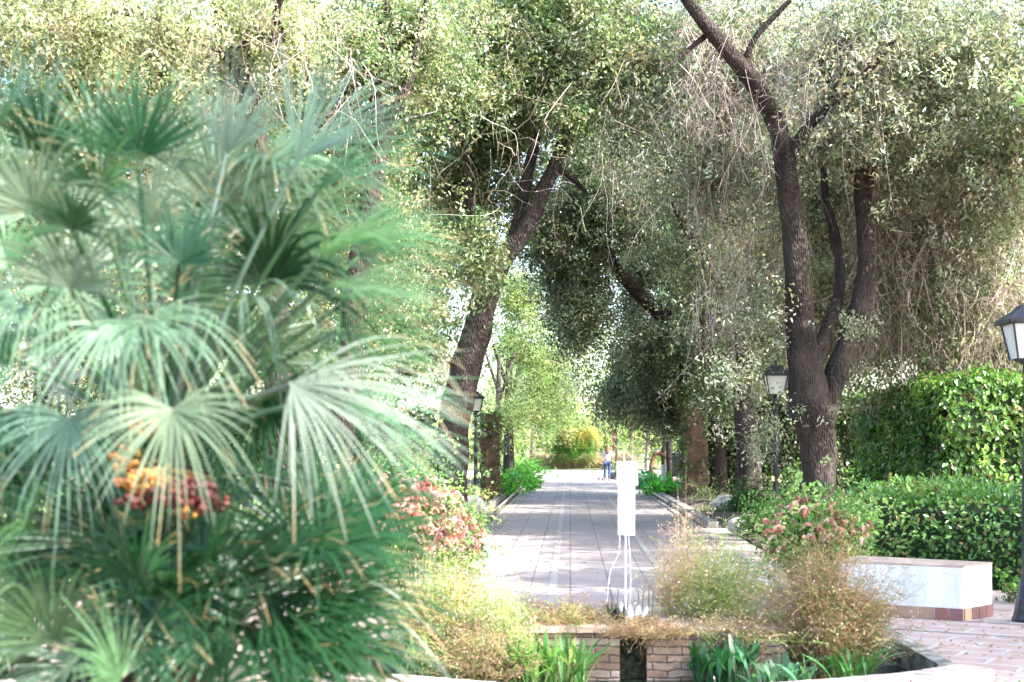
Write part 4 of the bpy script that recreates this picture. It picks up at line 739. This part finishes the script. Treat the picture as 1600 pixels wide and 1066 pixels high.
# body (facing away, +Y), origin at feet
V = [(0, 0, .90), (0, .0, 1.02), (0, .01, 1.2), (0, 0, 1.34), (0, 0, 1.42), (0, .01, 1.50), (0, .02, 1.60),
     (.09, 0, .84), (.10, .0, .46), (.06, -.02, .09), (.05, .10, .04), (-.09, 0, .84), (-.10, .01, .46), (-.11, -.02, .09), (-.12, .10, .04),
     (.17, 0, 1.34), (.22, .03, 1.10), (.15, .20, 1.02), (-.17, 0, 1.34), (-.22, .04, 1.10), (-.15, .22, 1.04)]
E = [(0, 1), (1, 2), (2, 3), (3, 4), (4, 5), (5, 6), (0, 7), (7, 8), (8, 9), (9, 10), (0, 11), (11, 12), (12, 13), (13, 14), (3, 15), (15, 16), (16, 17), (3, 18), (18, 19), (19, 20)]
rad = [(.15, .11), (.12, .09), (.14, .09), (.12, .08), .048, .075, .085, .085, .058, .04, .035, .085, .058, .04, .035, .048, .036, .026, .048, .036, .026]
per = skin_mesh('person', V, E, rad, 'skin'); per.location = (pc[0], pc[1], .005)
tag(per, 'person with long brown hair, white patterned blouse and blue jeans, back turned', 'person')
def off(r, k): return tuple(x+k for x in r) if isinstance(r, tuple) else r+k
ji = [0, 7, 8, 9, 11, 12, 13]; jm = {a: i for i, a in enumerate(ji)}
skin_mesh('jeans', [V[i] for i in ji], [(jm[a], jm[b_]) for a, b_ in E if a in jm and b_ in jm], [off(rad[i], .014) for i in ji], 'denim', per)
bi = [0, 1, 2, 3, 15, 16, 18, 19]; bmp = {a: i for i, a in enumerate(bi)}
BV = [V[i] for i in bi]; BV[0] = (0, 0, .93)
skin_mesh('blouse', BV, [(bmp[a], bmp[b_]) for a, b_ in E if a in bmp and b_ in bmp], [off(rad[i], .03) for i in bi], 'blouse', per)
skin_mesh('hair', [(0, -.01, 1.68), (0, -.03, 1.60), (0, -.07, 1.48), (0, -.10, 1.34), (.01, -.11, 1.22)], [(0, 1), (1, 2), (2, 3), (3, 4)], [.06, (.115, .11), (.125, .06), (.12, .045), (.06, .03)], 'hair', per, 0)
for s_, x, y in ((1, .055, .04), (-1, -.115, .04)): skin_mesh('shoe', [(x, y-.09, .045), (x, y, .045), (x, y+.1, .035)], [(0, 1), (1, 2)], [.045, .045, .036], 'shoe', per)
# tripod
pt = P(947, 714, 65.6); e = empty('tripod', (pt[0], pt[1], 0)); tag(e, 'black camera tripod standing in front of the woman', 'tripod')
for px, py in ((935.5, 751), (941.5, 751), (961, 750)):
    g = G(px, py, .01); MB().tube([pt, pt*.5+g*.5], .03, 8).build('leg', 'lamp', e); MB().tube([pt*.5+g*.5, g], .02, 8).build('lower_leg', 'dark', e); MB().lathe([(.04, 0), (.04, .1), (.02, .12)], g, 8).build('foot', 'dark', e)
MB().box(pt[0]-.07, pt[0]+.07, pt[1]-.06, pt[1]+.1, pt[2], pt[2]+.12).build('camera', 'dark', e)
# ---------------------------------------------------------------- foreground fan palm
palm = empty('fan_palm', (-1.46, 5.0, 0)); tag(palm, 'large blue green fan palm with red and orange fruit filling the left foreground', 'palm')
def frond(hub, u, n, Rl, nb, spread, droop, base, pal, cup=.12, tipcol=(.42, .27, .13), tipp=.5, name='frond', wk=.29):
    mb = MB(); u = unit(np.array(u, float)); n = np.array(n, float); n = unit(n-u*np.dot(n, u)); v = np.cross(n, u); hub = np.array(hub, float)
    K = 9; t = np.linspace(0, 1, K); dth = 2*spread/(nb-1); fc = pal_pick(pal, 1, .14)[0]*.92
    for i in range(nb):
        a = -spread+dth*i+R.normal(0, dth*.12); L = Rl*(1-.3*(abs(a)/2.4)**2)*R.uniform(.82, 1.1)
        d_ = unit(math.cos(a)*u+math.sin(a)*v+n*(cup+.22*abs(math.sin(a))+R.normal(0, .07)))
        dr = droop*R.uniform(.5, 1.7)*(1.0 if R.uniform() > .1 else 2.4)
        pts = hub+np.outer(t*L, d_)+np.outer(-dr*L*np.clip(t-.3, 0, 1)**2.0, (0, 0, 1))+np.outer(R.normal(0, .03)*L*t**2, v)
        wm = wk*L*dth/2; wd = np.where(t < .25, np.maximum(t*L*math.tan(dth/2)*1.04, .0008), wm*1.05*(1-np.clip((t-.25)/.77, 0, 1)**1.5))+.0004
        T = unit(np.gradient(pts, axis=0)); s = unit(np.cross(T, n)); nn_ = np.cross(s, T); f = .42*wd[:, None]*(1 if i % 1 == 0 else 1)
        V = np.stack([pts-s*wd[:, None]+nn_*f, pts, pts+s*wd[:, None]+nn_*f], 1)
        c = np.tile(fc*R.uniform(.85, 1.15), (K, 3, 1)).reshape(K, 3, 3)
        if R.uniform() < tipp*.55:
            c[-1] = tipcol; c[-2] = c[-2]*.6+np.array(tipcol)*.4
        mb.add(V.reshape(-1, 3), [(k*3+j, k*3+j+1, k*3+j+4, k*3+j+3) for k in range(K-1) for j in (0, 1)], c.reshape(-1, 3), True)
    # petiole
    base = np.array(base, float); q = smooth_path([base, base*.5+hub*.5+np.array([0, 0, .06]), hub-u*.0], 5)
    fo = mb.build(name, 'palm', palm); MB().tube(q, np.linspace(.014, .007, len(q)), 6, fc*.9).build('petiole', 'palm', fo)
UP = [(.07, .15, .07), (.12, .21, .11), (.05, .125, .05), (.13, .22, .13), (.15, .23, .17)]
SHADED = [(.011, .052, .015), (.015, .062, .02), (.02, .075, .03)]  # shade of low and backlit fronds put into the leaf colour
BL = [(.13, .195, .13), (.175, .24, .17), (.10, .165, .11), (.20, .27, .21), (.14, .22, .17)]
C1 = P(255, 740, 5.0); C2 = P(230, 1020, 5.0)
def fr(px, py, d, ang, toward, Rpx, nb=34, spread=110, droop=.5, pal=UP, nflip=0, tipp=.5, base=None, cup=.12, nup=1.0):
    """hub at pixel px,py distance d; ang = image angle of the middle blade; toward>0 leans to the camera"""
    nb = int(nb*1.15); px += R.normal(0, 4); toward += R.normal(0, .22); nup *= R.uniform(.4, 2.6); d += R.normal(0, .12)
    a = math.radians(ang); u = np.array([math.cos(a), -toward, math.sin(a)])
    n = np.array([-math.sin(a)*.25*nflip, -1.0*(1-abs(toward))*.9-.1, nup*max(.15, abs(math.cos(a)))+.15])
    frond(P(px, py, d), u, n, Rpx*d/F, nb, math.radians(spread), droop, C1 if base is None else base, pal, cup, tipp=tipp, wk=.42 if pal is SHADED else .28)
fr(215, 250, 4.8, 92, .1, 165, 26, 75, .05, SHADED); fr(75, 238, 5.0, 85, .1, 125, 24, 80, .1, SHADED); fr(0, 200, 4.7, 48, .1, 190, 24, 70, .15, UP)
fr(278, 412, 4.6, 85, .25, 120, 26, 95, .1, SHADED); fr(122, 358, 4.6, 90, .3, 100, 26, 100, .25, SHADED)
fr(430, 400, 5.2, 62, .0, 270, 36, 85, .35, BL); fr(470, 340, 5.5, 35, -.2, 260, 36, 85, .5, UP); fr(500, 400, 4.7, 12, .1, 230, 34, 60, .25, UP)
fr(340, 330, 5.4, 75, -.1, 260, 34, 80, .35, BL); fr(395, 300, 5.3, 30, .1, 190, 34, 100, .9, BL); fr(540, 470, 5.0, 0, .2, 190, 34, 85, .6, UP)
fr(330, 270, 5.6, 95, .0, 170, 32, 90, .3, BL); fr(160, 240, 5.6, 110, 0, 200, 32, 80, .3, UP); fr(50, 330, 5.3, 130, .1, 180, 32, 90, .5, BL)
fr(90, 440, 4.7, 200, .4, 150, 30, 110, 1.0, BL); fr(30, 480, 4.9, 230, .3, 130, 30, 110, .9, BL); fr(185, 500, 4.6, 265, .5, 165, 30, 120, .8, BL)
fr(225, 505, 4.7, 330, .5, 190, 30, 90, .8, BL); fr(370, 490, 4.8, 20, .3, 190, 32, 100, .9, BL); fr(300, 470, 5.1, 70, 0, 180, 30, 100, .4, UP)
fr(272, 640, 4.4, 275, .45, 175, 36, 118, .55, BL); fr(108, 655, 4.5, 268, .45, 150, 32, 118, .6, BL); fr(455, 600, 4.6, 335, .3, 285, 36, 62, .35, BL)
fr(520, 520, 5.0, 350, .1, 210, 34, 75, .5, UP); fr(400, 560, 5.2, 10, .0, 260, 34, 60, .4, UP); fr(560, 400, 5.4, 20, .1, 170, 32, 75, .4, UP)
fr(5, 640, 4.8, 250, .3, 140, 28, 110, .6, UP); fr(20, 560, 5.1, 180, .2, 150, 28, 100, .6, UP); fr(190, 400, 5.3, 120, -.1, 180, 30, 100, .4, UP)
fr(60, 180, 5.5, 60, 0, 160, 28, 90, .3, UP); fr(410, 620, 5.2, 300, .2, 180, 30, 90, .6, SHADED); fr(340, 560, 5.5, 90, -.1, 200, 30, 100, .4, UP); fr(120, 540, 5.4, 100, -.1, 180, 30, 110, .5, UP)
# lower tier, its shade carried by the dark greens
for a in [(440, 880, 4.9, 10, .1, 260, 36, 75, .35, SHADED), (450, 870, 5.3, 40, 0, 250, 34, 70, .3, SHADED), (420, 930, 4.7, 335, .2, 300, 36, 60, .35, SHADED), (48, 822, 4.7, 60, .3, 135, 34, 160, .3, UP), (215, 1015, 4.5, 65, .3, 230, 40, 130, .3, [(.06, .17, .08), (.08, .2, .10)]),
          (330, 1000, 5.1, 20, .1, 260, 34, 80, .4, SHADED), (60, 960, 4.8, 120, .2, 200, 32, 100, .5, UP), (10, 900, 5.2, 80, 0, 190, 32, 110, .4, SHADED), (160, 900, 5.3, 40, .1, 200, 32, 90, .4, SHADED),
          (120, 1040, 4.6, 200, .3, 180, 30, 100, .5, UP), (340, 1080, 4.6, 50, .2, 220, 34, 90, .4, [(.06, .17, .08)]), (350, 780, 5.5, 30, -.1, 200, 30, 80, .4, SHADED), (100, 760, 5.5, 150, -.1, 200, 30, 90, .4, SHADED), (500, 1000, 5.4, 350, 0, 200, 30, 70, .4, SHADED), (20, 1060, 5.0, 80, .1, 170, 30, 110, .4, SHADED), (450, 800, 5.6, 20, 0, 220, 30, 60, .3, SHADED)]:
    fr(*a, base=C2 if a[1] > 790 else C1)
for a in [(60, 330, 4.6, 100), (150, 300, 4.8, 70), (20, 420, 4.6, 140), (230, 350, 4.7, 95), (110, 450, 4.5, 80), (300, 400, 5.0, 40), (10, 280, 5.0, 60)]:
    fr(*a, R.uniform(-.1, .3), R.uniform(150, 200), 30, 95, R.uniform(.3, .8), BL if a[1] % 4 else UP)
for i in range(10):
    fr(R.uniform(60, 500), R.uniform(230, 620), R.uniform(5.1, 6.2), R.uniform(-20, 150), R.uniform(-.2, .3), R.uniform(170, 250), 30, R.uniform(70, 110), R.uniform(.2, .8), [UP, BL, UP, SHADED][i % 4])
for a in [(500, 860, 4.6, 5, .1, 230, 36, 80, .4, SHADED), (360, 900, 4.5, 20, .2, 260, 36, 70, .3, SHADED), (380, 980, 4.6, 350, .2, 300, 36, 60, .35, SHADED), (215, 905, 4.45, 80, .2, 170, 32, 100, .2, SHADED), (320, 880, 4.5, 50, .2, 190, 32, 80, .2, SHADED), (140, 880, 4.5, 190, .2, 170, 30, 90, .5, SHADED), (250, 930, 4.4, 30, .3, 190, 30, 90, .3, SHADED),
          (520, 930, 5.0, 345, .1, 200, 34, 70, .4, SHADED), (90, 1000, 4.4, 100, .2, 190, 32, 100, .3, UP), (180, 1060, 4.3, 120, .3, 170, 32, 100, .3, UP), (420, 1060, 4.8, 20, .1, 240, 34, 70, .3, SHADED), (40, 760, 5.0, 120, .1, 170, 30, 100, .4, SHADED), (560, 800, 5.4, 15, .0, 170, 30, 80, .4, SHADED)]:
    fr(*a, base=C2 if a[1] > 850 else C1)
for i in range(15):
    q = R.uniform(0, 1); fr(R.uniform(20, 520), R.uniform(830, 1060), R.uniform(4.5, 5.6), R.uniform(-20, 120) if q > .3 else R.uniform(120, 210), R.uniform(-.1, .3), R.uniform(210, 280), 36, R.uniform(70, 100), R.uniform(.2, .5), SHADED, base=C2)
for a in [(500, 300, 4.9, 25, 0, 250, 36, 55, .25, UP), (460, 250, 5.0, 50, 0, 230, 34, 50, .2, BL), (540, 380, 4.8, 5, 0, 210, 34, 50, .3, UP), (520, 620, 4.7, 335, .1, 230, 34, 45, .2, BL), (350, 240, 5.0, 70, 0, 180, 34, 50, .1, BL), (560, 560, 4.9, 355, 0, 180, 30, 50, .3, UP), (500, 450, 4.8, 350, 0, 240, 34, 50, .3, BL)]: fr(*a)
# trunk with fibres and stubs
mb = MB(); zs = np.linspace(0, 1.70, 30); mb.tube(np.stack([-1.46+.04*np.sin(zs*3), 5.0+0*zs, zs], 1), .13+.02*np.sin(zs*9), 14, wob=.2)
mb.build('trunk', bark_mat('palm_fibre', (.03, .02, .016), (.12, .08, .055)), palm)
mb = MB(); n = 1500; z = R.uniform(.2, 1.68, n); a = R.uniform(0, 6.283, n); st = np.stack([-1.46+.13*np.cos(a), 5+.13*np.sin(a), z], 1); ou = np.stack([np.cos(a), np.sin(a), R.uniform(-.8, .9, n)], 1)
t = np.linspace(0, 1, 4)[None, :, None]; strands(mb, st[:, None]+unit(ou)[:, None]*t*R.uniform(.04, .16, (n, 1, 1))+np.array([0, 0, -.06])*t*t, .002, pal_pick([(.07, .05, .035), (.14, .10, .07), (.04, .03, .02)], n)); mb.build('fibres', 'twig', palm)
mb = MB()
for i in range(22):
    z = R.uniform(1.3, 1.6); a = R.uniform(math.pi, 2*math.pi); o = np.array([-1.46+.13*math.cos(a), 5+.13*math.sin(a), z]); dr = np.array([math.cos(a)*.8, math.sin(a)*.8, .7]); mb.tube([o, o+dr*.04, o+dr*R.uniform(.06, .11)], [.016, .012, .008], 6, pal_pick([(.3, .21, .15), (.14, .1, .07), (.42, .32, .24)], 1)[0])
mb.build('old_leaf_stubs', 'twig', palm)
def berries(name, blobs, pal, r):
    mb = MB(); bm = bmesh.new(); bmesh.ops.create_icosphere(bm, subdivisions=2, radius=1); bm.verts.ensure_lookup_table(); bv = np.array([v.co[:] for v in bm.verts]); bf = np.array([[v.index for v in f.verts] for f in bm.faces]); bm.free()
    for (px, py, d, rx, ry, rd, n) in blobs:
        for i in range(n):
            q = rnd_dir(1)[0]*R.uniform(.3, 1)**.4; c = P(px, py, d)+q*np.array([rx*d/F, rd, ry*d/F]); mb.add(bv*r*R.uniform(.8, 1.15)+c, bf, pal_pick(pal, 1)[0], True)
    mb.build(name, M['leaf_gloss'], palm)
for b_ in [(220, 752, 4.55, 40, 18, .07, 60), (300, 800, 4.5, 26, 9, .05, 18), (195, 715, 4.6, 22, 18, .05, 26), (228, 668, 4.62, 26, 14, .05, 24)]: berries('orange_fruit', [b_], [(.36, .15, .025), (.32, .09, .025), (.4, .22, .04)], .009)
for b_ in [(290, 772, 4.5, 56, 26, .08, 150), (222, 782, 4.55, 42, 12, .06, 45), (330, 785, 4.48, 26, 16, .05, 36)]: berries('red_fruit', [b_], [(.10, .011, .014), (.15, .022, .018), (.065, .01, .012)], .009)
mb = MB()
for i in range(26):
    q = smooth_path([C1+R.normal(0, .03, 3), C1+np.array([R.uniform(-.1, .12), -.25, .02]), P(R.uniform(190, 340), R.uniform(735, 800), 4.55)], 4); mb.tube(q, np.linspace(.005, .002, len(q)), 5, (.35, .22, .08))
mb.build('fruit_stalks', 'twig', palm)
# ---------------------------------------------------------------- light, sky, camera
EL, AZ = 40.0, 116.0     # sun azimuth measured clockwise from +Y
sd = Vector((math.sin(math.radians(AZ))*math.cos(math.radians(EL)), math.cos(math.radians(AZ))*math.cos(math.radians(EL)), math.sin(math.radians(EL))))
L = bpy.data.lights.new('sun', 'SUN'); L.energy = 3.4; L.angle = math.radians(.5); L.color = (1, .975, .94)
lo = bpy.data.objects.new('sun', L); lo.rotation_euler = sd.to_track_quat('Z', 'Y').to_euler(); COL.objects.link(lo)
w = bpy.data.worlds.new('World'); sc.world = w; w.use_nodes = True; nt = w.node_tree; bg = nt.nodes['Background']
sky = nt.nodes.new('ShaderNodeTexSky'); sky.sky_type = 'NISHITA'; sky.sun_disc = False; sky.sun_elevation = math.radians(EL); sky.sun_rotation = math.radians(AZ); sky.dust_density = 2.5
nt.links.new(sky.outputs[0], bg.inputs['Color']); bg.inputs['Strength'].default_value = .15
cam = bpy.data.cameras.new('camera'); co = bpy.data.objects.new('camera', cam); COL.objects.link(co); sc.camera = co
co.location = (0, 0, CH); co.rotation_euler = (math.radians(90), 0, 0); cam.lens = 50; cam.sensor_width = 36; cam.sensor_fit = 'HORIZONTAL'
cam.shift_x = -(VX-800)/1600; cam.shift_y = (HZ-533)/1600; cam.clip_end = 3000; cam.clip_start = .1
cam.dof.use_dof = True; cam.dof.focus_distance = 27; cam.dof.aperture_fstop = 2.7
sc.view_settings.view_transform = 'Standard'; sc.view_settings.look = 'None'; sc.view_settings.exposure = 2.5; sc.view_settings.gamma = 1
sc.cycles.max_bounces = 8; sc.cycles.diffuse_bounces = 4; sc.cycles.transmission_bounces = 5; sc.cycles.use_denoising = True
